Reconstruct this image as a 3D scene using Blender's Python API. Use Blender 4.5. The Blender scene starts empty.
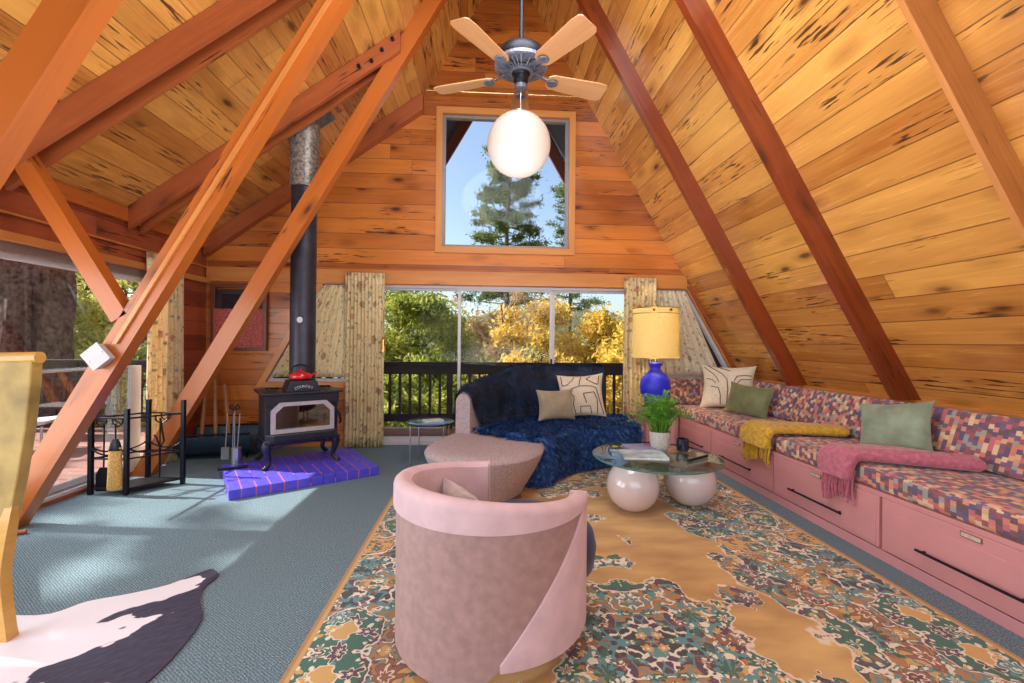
import bpy, bmesh, math, random
import numpy as np
from mathutils import Vector, Matrix, Euler
from math import sin, cos, pi, sqrt, radians, atan2, hypot
random.seed(7)
rng = np.random.default_rng(11)
SC = bpy.context.scene
COL = SC.collection
# ------------------------------------------------------------------ camera, sky, sun, exposure
cd = bpy.data.cameras.new('camera'); cam = bpy.data.objects.new('camera', cd); COL.objects.link(cam)
cd.sensor_width = 36; cd.lens = 440 / 1024 * 36; cd.clip_end = 600; cd.clip_start = .05
YAW, PIT, ROL, CH = .061, .004, .009, 1.3
_f = Vector((sin(YAW) * cos(PIT), cos(YAW) * cos(PIT), sin(PIT))); _r = Vector((cos(YAW), -sin(YAW), 0)); _u = _r.cross(_f)
_r2 = _r * cos(ROL) + _u * sin(ROL); _u2 = -_r * sin(ROL) + _u * cos(ROL)
cam.matrix_world = Matrix(((_r2.x, _u2.x, -_f.x, 0), (_r2.y, _u2.y, -_f.y, 0), (_r2.z, _u2.z, -_f.z, CH), (0, 0, 0, 1)))
SC.camera = cam
SC.view_settings.view_transform = 'Standard'; SC.view_settings.look = 'None'; SC.view_settings.gamma = 1
SC.view_settings.use_curve_mapping = False; SC.view_settings.exposure = 0.0
W = bpy.data.worlds.new('world'); SC.world = W; W.use_nodes = True
wn = W.node_tree; sky = wn.nodes.new('ShaderNodeTexSky'); sky.sky_type = 'NISHITA'; sky.sun_disc = False
sky.sun_elevation = radians(42); sky.sun_rotation = radians(-81); sky.air_density = 1.0; sky.dust_density = 2.2; sky.ozone_density = .7
bg = wn.nodes['Background']; bg.inputs['Strength'].default_value = .27
wn.links.new(sky.outputs[0], bg.inputs[0])
SUN_D = Vector((1, -.16, -.92)).normalized()
def lamp(name, kind, energy, color=(1, 1, 1), loc=(0, 0, 0), d=None, **kw):
    l = bpy.data.lights.new(name, kind); l.energy = energy; l.color = color
    for k, v in kw.items(): setattr(l, k, v)
    o = bpy.data.objects.new(name, l); COL.objects.link(o); o.location = loc
    if d is not None: o.rotation_euler = Vector(d).to_track_quat('-Z', 'Y').to_euler()
    return o
lamp('sun', 'SUN', 10, (1, .95, .88), (-8, 1, 9), SUN_D, angle=.012)
lamp('rear_fill', 'AREA', 72, (.88, .95, 1), (.4, -1.55, 2.1), (0, 1, .12), shape='RECTANGLE', size=4.6, size_y=2.6)  # added fill lamp behind the camera, standing in for unseen window light
lamp('dormer_side_fill', 'AREA', 115, (.86, .94, 1), (-3.3, 1.2, 1.1), (1, .12, .15), shape='RECTANGLE', size=4.4, size_y=1.7)  # added area lamp inside the left glazing, boosts the daylight from that side
lamp('upward_fill', 'AREA', 80, (.94, .97, 1), (.2, 2.1, 1.05), (.0, .15, 1), shape='DISK', size=2.2)  # added fill lamp aimed up, brightens ceiling and beam undersides
lamp('overhead_fill', 'AREA', 75, (.9, .95, 1), (.3, 2.4, 4.2), (0, .55, -1), shape='DISK', size=1.6)  # added fill lamp under the ridge, brightens the floor and back of the room

# ------------------------------------------------------------------ node helpers
def mat(name):
    m = bpy.data.materials.new(name); m.use_nodes = True; m.node_tree.nodes.clear()
    return m
class NT:
    def __init__(s, m): s.t = m.node_tree
    def n(s, typ, ins=None, **props):
        nd = s.t.nodes.new(typ)
        for k, v in props.items(): setattr(nd, k, v)
        for k, v in (ins or {}).items(): s.set(nd.inputs[k], v)
        return nd
    def set(s, inp, v):
        if isinstance(v, bpy.types.NodeSocket): s.t.links.new(v, inp)
        else:
            if inp.type == 'RGBA' and len(v) == 3: v = (*v, 1)
            inp.default_value = v
    def m(s, op, a, b=0., c=0., clamp=False):
        nd = s.n('ShaderNodeMath', {0: a, 1: b, 2: c}, operation=op, use_clamp=clamp); return nd.outputs[0]
    def xyz(s, x, y, z=0.):
        return s.n('ShaderNodeCombineXYZ', {0: x, 1: y, 2: z}).outputs[0]
    def noise(s, v, scale=1., detail=3., rough=.5, dist=0.):
        return s.n('ShaderNodeTexNoise', {'Vector': v, 'Scale': scale, 'Detail': detail, 'Roughness': rough, 'Distortion': dist}).outputs[0]
    def vor(s, v, scale=1., out=0, feature='F1', rnd=1.):
        return s.n('ShaderNodeTexVoronoi', {'Vector': v, 'Scale': scale, 'Randomness': rnd}, feature=feature).outputs[out]
    def white(s, v):
        nd = s.n('ShaderNodeTexWhiteNoise', {'Vector': v}, noise_dimensions='3D'); return nd.outputs[0]
    def mix(s, f, a, b, mode='MIX'):
        nd = s.n('ShaderNodeMix', data_type='RGBA', blend_type=mode)
        s.set(nd.inputs[0], f); s.set(nd.inputs[6], a); s.set(nd.inputs[7], b); return nd.outputs[2]
    def ramp(s, f, stops, interp='LINEAR'):
        nd = s.n('ShaderNodeValToRGB', {0: f}); r = nd.color_ramp; r.interpolation = interp
        while len(r.elements) < len(stops): r.elements.new(.5)
        for e, (p, c) in zip(r.elements, stops): e.position = p; e.color = (*c, 1)
        return nd.outputs[0]
    def step(s, v, lo, hi):
        return s.n('ShaderNodeMapRange', {0: v, 1: lo, 2: hi, 3: 0., 4: 1.}).outputs[0]
    def uv(s):
        o = s.n('ShaderNodeUVMap').outputs[0]; sp = s.n('ShaderNodeSeparateXYZ', {0: o}); return o, sp.outputs[0], sp.outputs[1]
    def obj(s): return s.n('ShaderNodeTexCoord').outputs['Object']
    def out(s, col, rough=.5, metal=0., bump=None, bstr=.3, bdist=.01, coat=0., spec=.5, sheen=0., trans=0., emis=None, estr=0., alpha=None):
        b = s.n('ShaderNodeBsdfPrincipled'); s.set(b.inputs['Base Color'], col); s.set(b.inputs['Roughness'], rough)
        b.inputs['Metallic'].default_value = metal; b.inputs['Coat Weight'].default_value = coat; b.inputs['Coat Roughness'].default_value = .15
        b.inputs['Specular IOR Level'].default_value = spec; b.inputs['Sheen Weight'].default_value = sheen
        if emis is not None: s.set(b.inputs['Emission Color'], emis); b.inputs['Emission Strength'].default_value = estr
        if bump is not None:
            bp = s.n('ShaderNodeBump', {'Height': bump, 'Strength': bstr, 'Distance': bdist}); s.t.links.new(bp.outputs[0], b.inputs['Normal'])
        sh = b.outputs[0]
        if trans:
            tr = s.n('ShaderNodeBsdfTranslucent'); s.set(tr.inputs[0], col)
            mx = s.n('ShaderNodeMixShader', {0: trans, 1: sh, 2: tr.outputs[0]}); sh = mx.outputs[0]
        o = s.n('ShaderNodeOutputMaterial'); s.t.links.new(sh, o.inputs[0]); return b
def lin(r, g, b):
    f = lambda c: ((c / 255 + .055) / 1.055) ** 2.4 if c > 10.3 else c / 255 / 12.92
    return (f(r), f(g), f(b))
def plain(name, rgb, rough=.5, metal=0., nscale=30., namp=.12, bstr=.0, **kw):
    m = mat(name); t = NT(m); o = t.obj(); n = t.noise(o, nscale, 4)
    c = lin(*rgb); d = tuple(x * (1 - namp * 2.2) for x in c); l = tuple(min(1, x * (1 + namp)) for x in c)
    t.out(t.ramp(n, [(.3, d), (.7, l)]), rough, metal, bump=n if bstr else None, bstr=bstr, **kw); return m
def wood(name, dark, light, sp=None, blen=2.6, rough=.32, knots=1., streak=1., coat=.25, seed=0., var=.5, grainy=1.):
    m = mat(name); t = NT(m); _, u, v = t.uv()
    if sp:
        vv = t.m('DIVIDE', v, sp); row = t.m('FLOOR', vv); fr = t.m('FRACT', vv)
        ed = t.m('MULTIPLY', t.m('MINIMUM', fr, t.m('SUBTRACT', 1., fr)), sp)
        rnd = t.white(t.xyz(row, seed, 1.)); uu = t.m('ADD', u, t.m('MULTIPLY', rnd, 7.))
        ub = t.m('DIVIDE', uu, blen); bi = t.m('FLOOR', ub); fu = t.m('FRACT', ub)
        eu = t.m('MULTIPLY', t.m('MINIMUM', fu, t.m('SUBTRACT', 1., fu)), blen)
        r2 = t.white(t.xyz(row, bi, seed + 3.))
        seam = t.m('MAXIMUM', t.step(ed, .0055, .0015), t.step(eu, .003, .001))
        vl = t.m('ADD', v, t.m('MULTIPLY', rnd, 5.))
    else:
        uu = t.m('ADD', u, seed); vl = v; r2 = t.white(t.xyz(seed, 1., 2.)); seam = None; rnd = r2
    z = t.m('MULTIPLY', r2, 9.)
    g = t.noise(t.xyz(t.m('MULTIPLY', uu, 1.6), t.m('MULTIPLY', vl, 26.), z), 1., 5., .6, 1.2)
    big = t.noise(t.xyz(t.m('MULTIPLY', uu, .8), t.m('MULTIPLY', vl, 5.), z), 1., 3.)
    f = t.m('ADD', t.m('MULTIPLY', g, .42 * grainy), t.m('MULTIPLY', big, .55))
    f = t.m('ADD', f, t.m('MULTIPLY', t.m('SUBTRACT', r2, .5), var)); f = t.m('ADD', f, .02)
    mid = tuple((a + b) / 2 for a, b in zip(dark, light))
    col = t.ramp(f, [(.12, dark), (.45, mid), (.82, light)])
    h = t.m('MULTIPLY', g, .06)
    if knots:
        kd = t.n('ShaderNodeTexVoronoi', {'Vector': t.xyz(t.m('MULTIPLY', uu, 2.2), t.m('MULTIPLY', vl, 5.6), z), 'Scale': 1.}, feature='F1')
        pres = t.m('LESS_THAN', t.n('ShaderNodeSeparateColor', {0: kd.outputs[1]}).outputs[0], .46 * knots)
        kk = t.m('MULTIPLY', t.step(t.m('ADD', kd.outputs[0], t.m('MULTIPLY', t.m('SUBTRACT', g, .5), .06)), .175, .07), pres)
        halo = t.m('MULTIPLY', t.step(kd.outputs[0], .42, .12), pres)
        col = t.mix(t.m('MULTIPLY', halo, .5), col, tuple(x * .55 for x in dark)); col = t.mix(t.m('MULTIPLY', kk, .85), col, lin(62, 30, 22))
    if streak:
        s1 = t.noise(t.xyz(t.m('MULTIPLY', uu, 4.6), t.m('MULTIPLY', vl, 52.), z), 1., 2.)
        s2 = t.noise(t.xyz(t.m('MULTIPLY', uu, 1.1), t.m('MULTIPLY', vl, 3.2), t.m('ADD', z, 4.)), 1., 1.)
        sk = t.m('MULTIPLY', t.step(s1, .575, .625), t.step(s2, .62 - .05 * streak, .68 - .05 * streak))
        col = t.mix(t.m('MULTIPLY', sk, .88), col, lin(50, 26, 24))
    if seam is not None:
        col = t.mix(t.m('MULTIPLY', seam, .75), col, lin(72, 36, 20)); h = t.m('SUBTRACT', h, seam)
    rr = t.m('ADD', rough, t.m('MULTIPLY', g, .12))
    t.out(col, rr, bump=h, bstr=.35, bdist=.004, coat=coat); return m

M = {}
M['roof'] = wood('knotty_pine_roof_boards', lin(156, 82, 28), lin(232, 168, 84), .19, 5., seed=1., rough=.2, coat=.5, knots=1.3, streak=1.6, var=.38)
M['dormer'] = wood('knotty_pine_dormer_boards', lin(152, 80, 28), lin(230, 164, 80), .19, 5., seed=2., rough=.22, coat=.5, knots=1.3, streak=2., var=.38)
M['wall'] = wood('cedar_wall_boards', lin(132, 58, 20), lin(218, 130, 56), .19, 5., seed=3., rough=.25, coat=.4, knots=1.4, streak=1.3, var=.45)
M['siding'] = wood('dark_cedar_siding', lin(112, 42, 24), lin(180, 92, 54), .17, seed=4., rough=.4)
M['beam'] = wood('stained_rafter_timber', lin(110, 44, 10), lin(184, 98, 34), None, knots=.6, streak=.3, seed=5., rough=.34, coat=.2, grainy=1.5)
M['beam_red'] = wood('dark_red_rafter_timber', lin(84, 26, 10), lin(160, 70, 30), None, knots=.7, streak=.3, seed=15., rough=.24, coat=.6, grainy=1.4)
M['beam_light'] = wood('pale_rafter_timber', lin(160, 92, 40), lin(222, 150, 82), None, knots=.5, streak=.3, seed=16., rough=.3, coat=.3, grainy=1.4)
M['beam2'] = wood('dormer_joist_timber', lin(112, 46, 24), lin(176, 92, 46), None, knots=.5, streak=.3, grainy=1.5, seed=6., rough=.4)
M['trim'] = wood('window_trim_wood', lin(176, 100, 46), lin(228, 158, 84), None, knots=.2, streak=0, seed=7.)
M['dark_trim'] = wood('dark_window_sash_wood', lin(74, 38, 26), lin(120, 66, 44), None, knots=0, streak=0, seed=8.)
M['blade'] = wood('fan_blade_oak', lin(176, 120, 76), lin(222, 172, 122), None, knots=0, streak=0, seed=9.)
M['pole'] = wood('pale_stick_wood', lin(140, 90, 60), lin(190, 140, 100), None, knots=.3, streak=0, seed=10., rough=.6, coat=0)
M['chairwood'] = wood('golden_chair_wood', lin(196, 142, 60), lin(238, 190, 104), None, knots=0, streak=0, seed=11.)
M['deck'] = wood('weathered_deck_boards', lin(128, 84, 76), lin(186, 138, 122), .14, blen=4, knots=.3, streak=.4, rough=.8, coat=0, seed=12., var=.3)
M['rail'] = wood('dark_railing_wood', lin(40, 34, 38), lin(78, 68, 70), None, knots=0, streak=0, rough=.6, coat=0, seed=13.)
M['fascia'] = wood('red_brown_fascia', lin(112, 50, 40), lin(160, 84, 66), None, knots=.2, streak=0, rough=.6, coat=0, seed=14.)
M['soffit'] = plain('dark_soffit', (64, 60, 68), .8)
M['white'] = plain('white_painted_frame', (214, 210, 214), .4, namp=.03)
M['boxgrey'] = plain('off_white_plastic', (190, 184, 186), .5, namp=.03)
M['alu'] = plain('grey_aluminium_frame', (150, 140, 138), .4, .3, namp=.05)
M['carrier'] = plain('blue_black_sheet_metal', (66, 82, 100), .4, .4)
M['pewter'] = plain('antique_pewter', (132, 134, 150), .42, .6, nscale=50, namp=.2)
M['iron'] = plain('black_wrought_iron', (34, 34, 42), .42, .6, nscale=60, namp=.2)
M['steel'] = plain('brushed_steel', (190, 190, 196), .28, .95, namp=.05)
M['brass'] = plain('brass_rod', (224, 190, 130), .25, .9, namp=.05)
M['brass2'] = plain('gold_leg', (200, 160, 90), .25, .95, namp=.05)
M['stove'] = plain('blue_grey_stove_iron', (50, 52, 66), .38, .55, nscale=40, namp=.12, bstr=.05)
M['stovetrim'] = plain('nickel_stove_door', (200, 194, 206), .3, .35, namp=.05)
M['pipe'] = plain('charcoal_stove_pipe', (56, 54, 68), .42, .35, nscale=8, namp=.15)
M['red'] = plain('red_enamel', (206, 32, 40), .18, namp=.05, coat=.6)
M['navy'] = plain('navy_velvet', (22, 34, 78), .6, nscale=12, namp=.2, sheen=.15)
M['navyhide'] = plain('navy_hide', (22, 46, 76), .5, nscale=7, namp=.38)
M['blush'] = plain('blush_velvet', (218, 184, 190), .62, nscale=10, namp=.06, sheen=.15)
M['beige'] = plain('beige_boucle', (182, 163, 166), .85, nscale=70, namp=.14, bstr=.2)
M['ball'] = plain('glossy_white_ceramic', (224, 206, 208), .12, nscale=2, namp=.03, coat=.8)
M['cobalt'] = plain('matte_cobalt_ceramic', (44, 48, 214), .45, nscale=20, namp=.05)
M['mustard'] = plain('mustard_wool', (214, 166, 44), .9, nscale=40, namp=.18, bstr=.35, sheen=.3)
M['pink'] = plain('rose_mohair', (192, 104, 124), .9, nscale=40, namp=.15, bstr=.35, sheen=.4)
M['sage'] = plain('sage_velvet', (138, 152, 128), .6, nscale=9, namp=.15, sheen=.5)
M['olive'] = plain('olive_velvet', (116, 122, 78), .62, nscale=9, namp=.12, sheen=.4)
M['taupe'] = plain('taupe_velvet', (168, 154, 128), .6, nscale=9, namp=.1, sheen=.4)
M['cream'] = plain('cream_linen', (232, 214, 190), .85, nscale=60, namp=.06, bstr=.15)
M['silver'] = plain('crushed_silver_velvet', (206, 192, 190), .45, nscale=7, namp=.2, sheen=.5)
M['ink'] = plain('black_ink_line', (34, 28, 30), .8)
M['benchpink'] = plain('salmon_pink_paint', (216, 150, 152), .42, nscale=3, namp=.04)
M['benchdark'] = plain('bench_gap_shadow_wood', (150, 70, 62), .6)
M['handle'] = plain('black_bar_handle', (38, 34, 48), .35, .5)
M['plate'] = plain('cream_label_plate', (226, 206, 190), .4, .2)
M['plateedge'] = plain('bronze_plate_edge', (150, 120, 100), .4, .6)
M['rock'] = plain('dark_ash', (52, 48, 52), .9)
M['bark'] = plain('rough_bark', (112, 92, 88), .95, nscale=14, namp=.5, bstr=.8)
M['twig'] = plain('grey_twigs', (150, 128, 110), .9)
M['pot'] = plain('speckled_white_pot', (216, 210, 204), .7, nscale=110, namp=.22, bstr=.9)
M['tumbler'] = plain('dark_blue_glass_tumbler', (24, 28, 54), .12, coat=.5)
M['straw'] = plain('golden_broom_straw', (208, 158, 84), .8, nscale=80, namp=.2)
M['outfabric'] = plain('white_outdoor_sling', (226, 222, 232), .7, namp=.04)
M['pinkknit'] = plain('rose_knit_textile', (206, 108, 100), .9, nscale=70, namp=.35, bstr=.5)
M['darkpane'] = plain('dark_glass_pane', (52, 46, 58), .15)
M['canopy_glass'] = plain('firebox_brown_ash', (120, 90, 70), .8)  # even brown sheet behind the stove door glass
M['shell'] = plain('mauve_velvet_nap', (172, 136, 132), .65, nscale=26, namp=.08, sheen=.15)
M['coal'] = plain('charred_log', (58, 44, 40), .95, nscale=20, namp=.3)
M['bookcov'] = plain('pale_blue_book_cover', (186, 208, 214), .35, nscale=9, namp=.25)
M['paper'] = plain('page_edges', (232, 226, 214), .7)
M['lilac'] = plain('lilac_book_cover', (170, 156, 206), .4, nscale=9, namp=.1)
M['hill'] = plain('wooded_hill', (78, 88, 66), 1., nscale=.35, namp=.3)
M['earth'] = plain('dry_forest_floor', (110, 98, 66), 1., nscale=.8, namp=.25)

def mk_glass():
    m = mat('window_glass'); t = NT(m); fr = t.n('ShaderNodeFresnel', {0: 1.45})
    tr = t.n('ShaderNodeBsdfTransparent', {0: (.97, .98, .98)}); gl = t.n('ShaderNodeBsdfGlossy', {0: (1, 1, 1), 1: .01})
    mx = t.n('ShaderNodeMixShader', {0: t.m('MULTIPLY', fr.outputs[0], .12), 1: tr.outputs[0], 2: gl.outputs[0]})
    o = t.n('ShaderNodeOutputMaterial', {0: mx.outputs[0]}); return m
M['glass'] = mk_glass()
def mk_tglass():
    m = mat('table_glass'); t = NT(m); fr = t.n('ShaderNodeFresnel', {0: 1.7})
    tr = t.n('ShaderNodeBsdfTransparent', {0: (.86, .95, .93)}); gl = t.n('ShaderNodeBsdfGlossy', {0: (1, 1, 1), 1: .01})
    mx = t.n('ShaderNodeMixShader', {0: t.m('MINIMUM', t.m('ADD', t.m('MULTIPLY', fr.outputs[0], .8), .05), 1.), 1: tr.outputs[0], 2: gl.outputs[0]})
    t.n('ShaderNodeOutputMaterial', {0: mx.outputs[0]}); return m
M['tglass'] = mk_tglass()
M['gedge'] = plain('green_glass_edge', (78, 128, 128), .1, coat=.5)
def mk_fire():
    m = mat('stove_door_glass'); t = NT(m); fr = t.n('ShaderNodeFresnel', {0: 1.8})
    tr = t.n('ShaderNodeBsdfTransparent', {0: (.5, .46, .45)}); gl = t.n('ShaderNodeBsdfGlossy', {0: (1, 1, 1), 1: .02})
    mx = t.n('ShaderNodeMixShader', {0: t.m('ADD', t.m('MULTIPLY', fr.outputs[0], .8), .1), 1: tr.outputs[0], 2: gl.outputs[0]})
    t.n('ShaderNodeOutputMaterial', {0: mx.outputs[0]}); return m
M['fireglass'] = mk_fire()
def mk_globe():
    m = mat('opal_globe_glass'); t = NT(m)
    t.out((.62, .57, .53), .16, coat=.5, trans=.2, emis=lin(255, 226, 206), estr=.10); return m
M['globe'] = mk_globe()
def mk_shade():
    m = mat('linen_lampshade'); t = NT(m); o = t.obj(); s = t.n('ShaderNodeSeparateXYZ', {0: o})
    w = t.noise(t.n('ShaderNodeMapping', {0: o, 3: (60, 60, 160)}).outputs[0], 1., 2.)
    t.out(t.ramp(w, [(.3, lin(226, 210, 160)), (.7, lin(246, 234, 192))]), .9, bump=w, bstr=.2, trans=.6); return m
M['shade'] = mk_shade()
def mk_carpet():
    m = mat('blue_grey_ribbed_carpet'); t = NT(m); _, u, v = t.uv()
    a = t.m('ADD', t.m('MULTIPLY', u, 1.), t.m('MULTIPLY', v, .35))
    w1 = t.m('SINE', t.m('MULTIPLY', t.m('ADD', a, t.m('MULTIPLY', t.noise(t.xyz(u, v), 60., 2.), .012)), 2 * pi / .014))
    w2 = t.m('SINE', t.m('MULTIPLY', t.m('SUBTRACT', v, t.m('MULTIPLY', u, .3)), 2 * pi / .02))
    f = t.m('ADD', t.m('MULTIPLY', t.m('MULTIPLY', w1, w2), .22), t.noise(t.xyz(u, v), 140., 2.))
    col = t.ramp(f, [(.25, lin(64, 86, 104)), (.52, lin(102, 128, 140)), (.8, lin(164, 180, 182))])
    big = t.noise(t.xyz(u, v), 1.2, 2.)
    col = t.mix(t.m('MULTIPLY', big, .2), col, lin(122, 130, 132))
    t.out(col, .95, bump=f, bstr=.5, bdist=.006, spec=.2); return m
M['carpet'] = mk_carpet()
def mk_check():
    m = mat('multicolour_check_upholstery'); t = NT(m); _, u, v = t.uv(); c = .029
    vy = t.m('DIVIDE', v, c); r = t.m('FLOOR', vy)
    ux = t.m('ADD', t.m('DIVIDE', u, c), t.m('MULTIPLY', t.m('MODULO', r, 2.), .5))
    w = t.white(t.xyz(t.m('FLOOR', ux), r, 3.))
    pal = [(58, 42, 96), (224, 120, 92), (40, 48, 110), (232, 176, 120), (150, 50, 72), (96, 62, 116), (238, 206, 160), (204, 92, 100), (70, 36, 60), (224, 148, 110), (150, 160, 150), (120, 44, 64)]
    col = t.ramp(w, [(i / len(pal), lin(*p)) for i, p in enumerate(pal)], 'CONSTANT')
    n = t.noise(t.xyz(u, v), 260., 2.); col = t.mix(.25, col, t.ramp(n, [(.3, (.1, .05, .08)), (.7, (.8, .6, .55))]))
    t.out(col, .9, bump=n, bstr=.3, bdist=.003, sheen=.2); return m
M['check'] = mk_check()
def mk_floral(name, base, base2, gold=False):
    m = mat(name); t = NT(m); _, u, v = t.uv()
    P = t.xyz(t.m('MULTIPLY', u, 1.), v); wob = t.noise(P, 18., 3.)
    Pw = t.xyz(t.m('ADD', u, t.m('MULTIPLY', wob, .05)), t.m('ADD', v, t.m('MULTIPLY', wob, .05)))
    col = t.ramp(t.noise(t.xyz(t.m('MULTIPLY', u, 60.), t.m('MULTIPLY', v, 5.)), 1., 3.), [(.3, base2), (.7, base)])
    d2 = t.n('ShaderNodeTexVoronoi', {'Vector': Pw, 'Scale': 13.}, feature='F1')
    lv = t.step(d2.outputs[0], .3, .22); cc = t.n('ShaderNodeSeparateColor', {0: d2.outputs[1]}).outputs[0]
    lc = t.ramp(cc, [(0, lin(120, 126, 80)), (.3, lin(176, 96, 72)), (.5, lin(120, 132, 150)), (.7, lin(150, 110, 60)), (.85, lin(200, 160, 90))], 'CONSTANT')
    col = t.mix(t.m('MULTIPLY', lv, .6), col, lc)
    vine = t.step(t.m('ABSOLUTE', t.m('SUBTRACT', t.noise(P, 9., 3.), .5)), .02, .008)
    col = t.mix(t.m('MULTIPLY', vine, .3), col, lin(140, 130, 90))
    d = t.n('ShaderNodeTexVoronoi', {'Vector': Pw, 'Scale': 4.6}, feature='F1')
    ring = t.ramp(d.outputs[0], [(0, lin(150, 60, 60)), (.07, lin(206, 120, 110)), (.13, lin(120, 50, 52)), (.19, lin(196, 130, 104)), (.24, lin(120, 120, 90)), (.27, (0, 0, 0))], 'CONSTANT')
    pres = t.m('LESS_THAN', d.outputs[0], .25); keep = t.m('LESS_THAN', t.n('ShaderNodeSeparateColor', {0: d.outputs[1]}).outputs[1], .6)
    col = t.mix(t.m('MULTIPLY', t.m('MULTIPLY', pres, keep), .6), col, ring)
    t.out(col, .9, trans=.28, spec=.2); return m
M['curtain'] = mk_floral('gold_floral_curtain', lin(255, 240, 200), lin(240, 214, 162))
M['curtain2'] = mk_floral('pale_floral_curtain', lin(252, 246, 228), lin(236, 224, 196))
def mk_hide():
    m = mat('black_and_white_cowhide'); t = NT(m); _, u, v = t.uv()
    a = t.m('ADD', t.m('MULTIPLY', u, .74), t.m('MULTIPLY', v, .67)); b = t.m('SUBTRACT', t.m('MULTIPLY', v, .74), t.m('MULTIPLY', u, .67))
    n = t.noise(t.xyz(t.m('MULTIPLY', a, 2.2), t.m('MULTIPLY', b, 5.)), 1., 3., .55); fine = t.noise(t.xyz(t.m('MULTIPLY', a, 20.), t.m('MULTIPLY', b, 60.)), 1., 3.)
    n = t.m('ADD', n, t.m('ADD', t.m('MULTIPLY', u, .62), t.m('MULTIPLY', v, .12))); n = t.m('ADD', n, t.m('MULTIPLY', t.m('SUBTRACT', fine, .5), .05))
    col = t.mix(t.step(n, .60, .61), lin(232, 224, 232), t.ramp(fine, [(.3, lin(40, 38, 58)), (.7, lin(66, 60, 84))])); t.out(col, .7, bump=fine, bstr=.1); return m
M['hide'] = mk_hide()
def mk_rug(hx, hy):
    m = mat('ornate_gold_persian_rug'); t = NT(m); _, u, v = t.uv()
    ax = t.m('ABSOLUTE', u); ay = t.m('ABSOLUTE', v); P = t.xyz(ax, ay); wob = t.noise(P, 5., 2.)
    aw = t.m('ADD', ax, t.m('MULTIPLY', t.noise(P, 7., 2.), .12)); bw = t.m('ADD', ay, t.m('MULTIPLY', t.noise(t.xyz(ay, ax), 7., 2.), .12)); Q = t.xyz(aw, bw)
    gold = t.ramp(t.noise(t.xyz(t.m('MULTIPLY', u, 2.), t.m('MULTIPLY', v, 5.)), 1., 4.), [(.3, lin(172, 118, 46)), (.7, lin(224, 178, 100))])
    teal, teal2, plum, rust, crm, drk, mauve = lin(26, 100, 78), lin(84, 140, 140), lin(84, 40, 66), lin(150, 84, 50), lin(236, 224, 200), lin(40, 36, 40), lin(150, 116, 136)
    # small flowers and leaves
    def flower(scale, petals, off, rnd=.75):
        V = t.n('ShaderNodeTexVoronoi', {'Vector': t.xyz(t.m('ADD', aw, off), t.m('ADD', bw, off * 2)), 'Scale': scale, 'Randomness': rnd}, feature='F1')
        dv = t.n('ShaderNodeVectorMath', {0: t.xyz(t.m('ADD', aw, off), t.m('ADD', bw, off * 2)), 1: V.outputs['Position']}, operation='SUBTRACT').outputs[0]
        sp_ = t.n('ShaderNodeSeparateXYZ', {0: dv}); an = t.m('ARCTAN2', sp_.outputs[1], sp_.outputs[0]); cs = t.n('ShaderNodeSeparateColor', {0: V.outputs[1]})
        rr_ = t.m('DIVIDE', V.outputs[0], t.m('ADD', 1., t.m('MULTIPLY', t.m('SINE', t.m('ADD', t.m('MULTIPLY', an, petals), t.m('MULTIPLY', cs.outputs[0], 6.))), .22)))
        return rr_, cs
    goldc = lin(214, 164, 84)
    base_o = t.ramp(t.noise(P, 3.2, 2.), [(0, drk), (.42, plum), (.47, lin(178, 122, 56)), (.56, goldc), (.62, lin(50, 84, 74))], 'CONSTANT')
    orn = base_o
    vn = t.m('ABSOLUTE', t.m('SUBTRACT', t.noise(P, 10., 2.), .5)); orn = t.mix(t.step(vn, .05, .04), orn, drk); orn = t.mix(t.step(vn, .034, .024), orn, crm)
    vn2 = t.m('ABSOLUTE', t.m('SUBTRACT', t.noise(t.xyz(ay, ax, 4.), 8., 2.), .5)); orn = t.mix(t.step(vn2, .03, .022), orn, teal2)
    f2, c2 = flower(17., 5., 3.3)
    orn = t.mix(t.step(f2, .36, .33), orn, t.ramp(c2.outputs[0], [(0, teal), (.25, crm), (.4, plum), (.55, goldc), (.7, teal2), (.82, rust), (.92, crm)], 'CONSTANT'))
    orn = t.mix(t.step(f2, .15, .12), orn, t.ramp(c2.outputs[1], [(0, goldc), (.4, drk), (.7, crm)], 'CONSTANT'))
    f1, c1_ = flower(6.5, 7., 1.7, .6)
    on1 = t.m('LESS_THAN', c1_.outputs[2], .8)
    orn = t.mix(t.m('MULTIPLY', on1, t.step(f1, .40, .385)), orn, drk)
    orn = t.mix(t.m('MULTIPLY', on1, t.step(f1, .375, .36)), orn, t.ramp(c1_.outputs[0], [(0, teal), (.3, goldc), (.5, lin(108, 70, 90)), (.7, teal2), (.85, rust)], 'CONSTANT'))
    orn = t.mix(t.m('MULTIPLY', on1, t.step(f1, .25, .235)), orn, crm)
    orn = t.mix(t.m('MULTIPLY', on1, t.step(f1, .19, .18)), orn, t.ramp(c1_.outputs[1], [(0, plum), (.35, teal), (.6, rust), (.8, goldc)], 'CONSTANT'))
    orn = t.mix(t.m('MULTIPLY', on1, t.step(f1, .08, .07)), orn, goldc)
    a = t.n('ShaderNodeTexVoronoi', {'Vector': Q, 'Scale': 22.}, feature='F1'); ca = t.n('ShaderNodeSeparateColor', {0: a.outputs[1]})
    # medallions with concentric outlines
    b = t.n('ShaderNodeTexVoronoi', {'Vector': Q, 'Scale': 2.3, 'Randomness': .55}, feature='F1', distance='EUCLIDEAN'); db = t.m('ADD', b.outputs[0], t.m('MULTIPLY', t.m('SUBTRACT', t.noise(P, 22., 2.), .5), .1))
    inner = t.mix(t.step(a.outputs[0], .36, .3), teal, t.ramp(ca.outputs[1], [(0, crm), (.3, rust), (.5, gold_c := lin(214, 164, 80)), (.75, teal2)], 'CONSTANT'))
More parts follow.
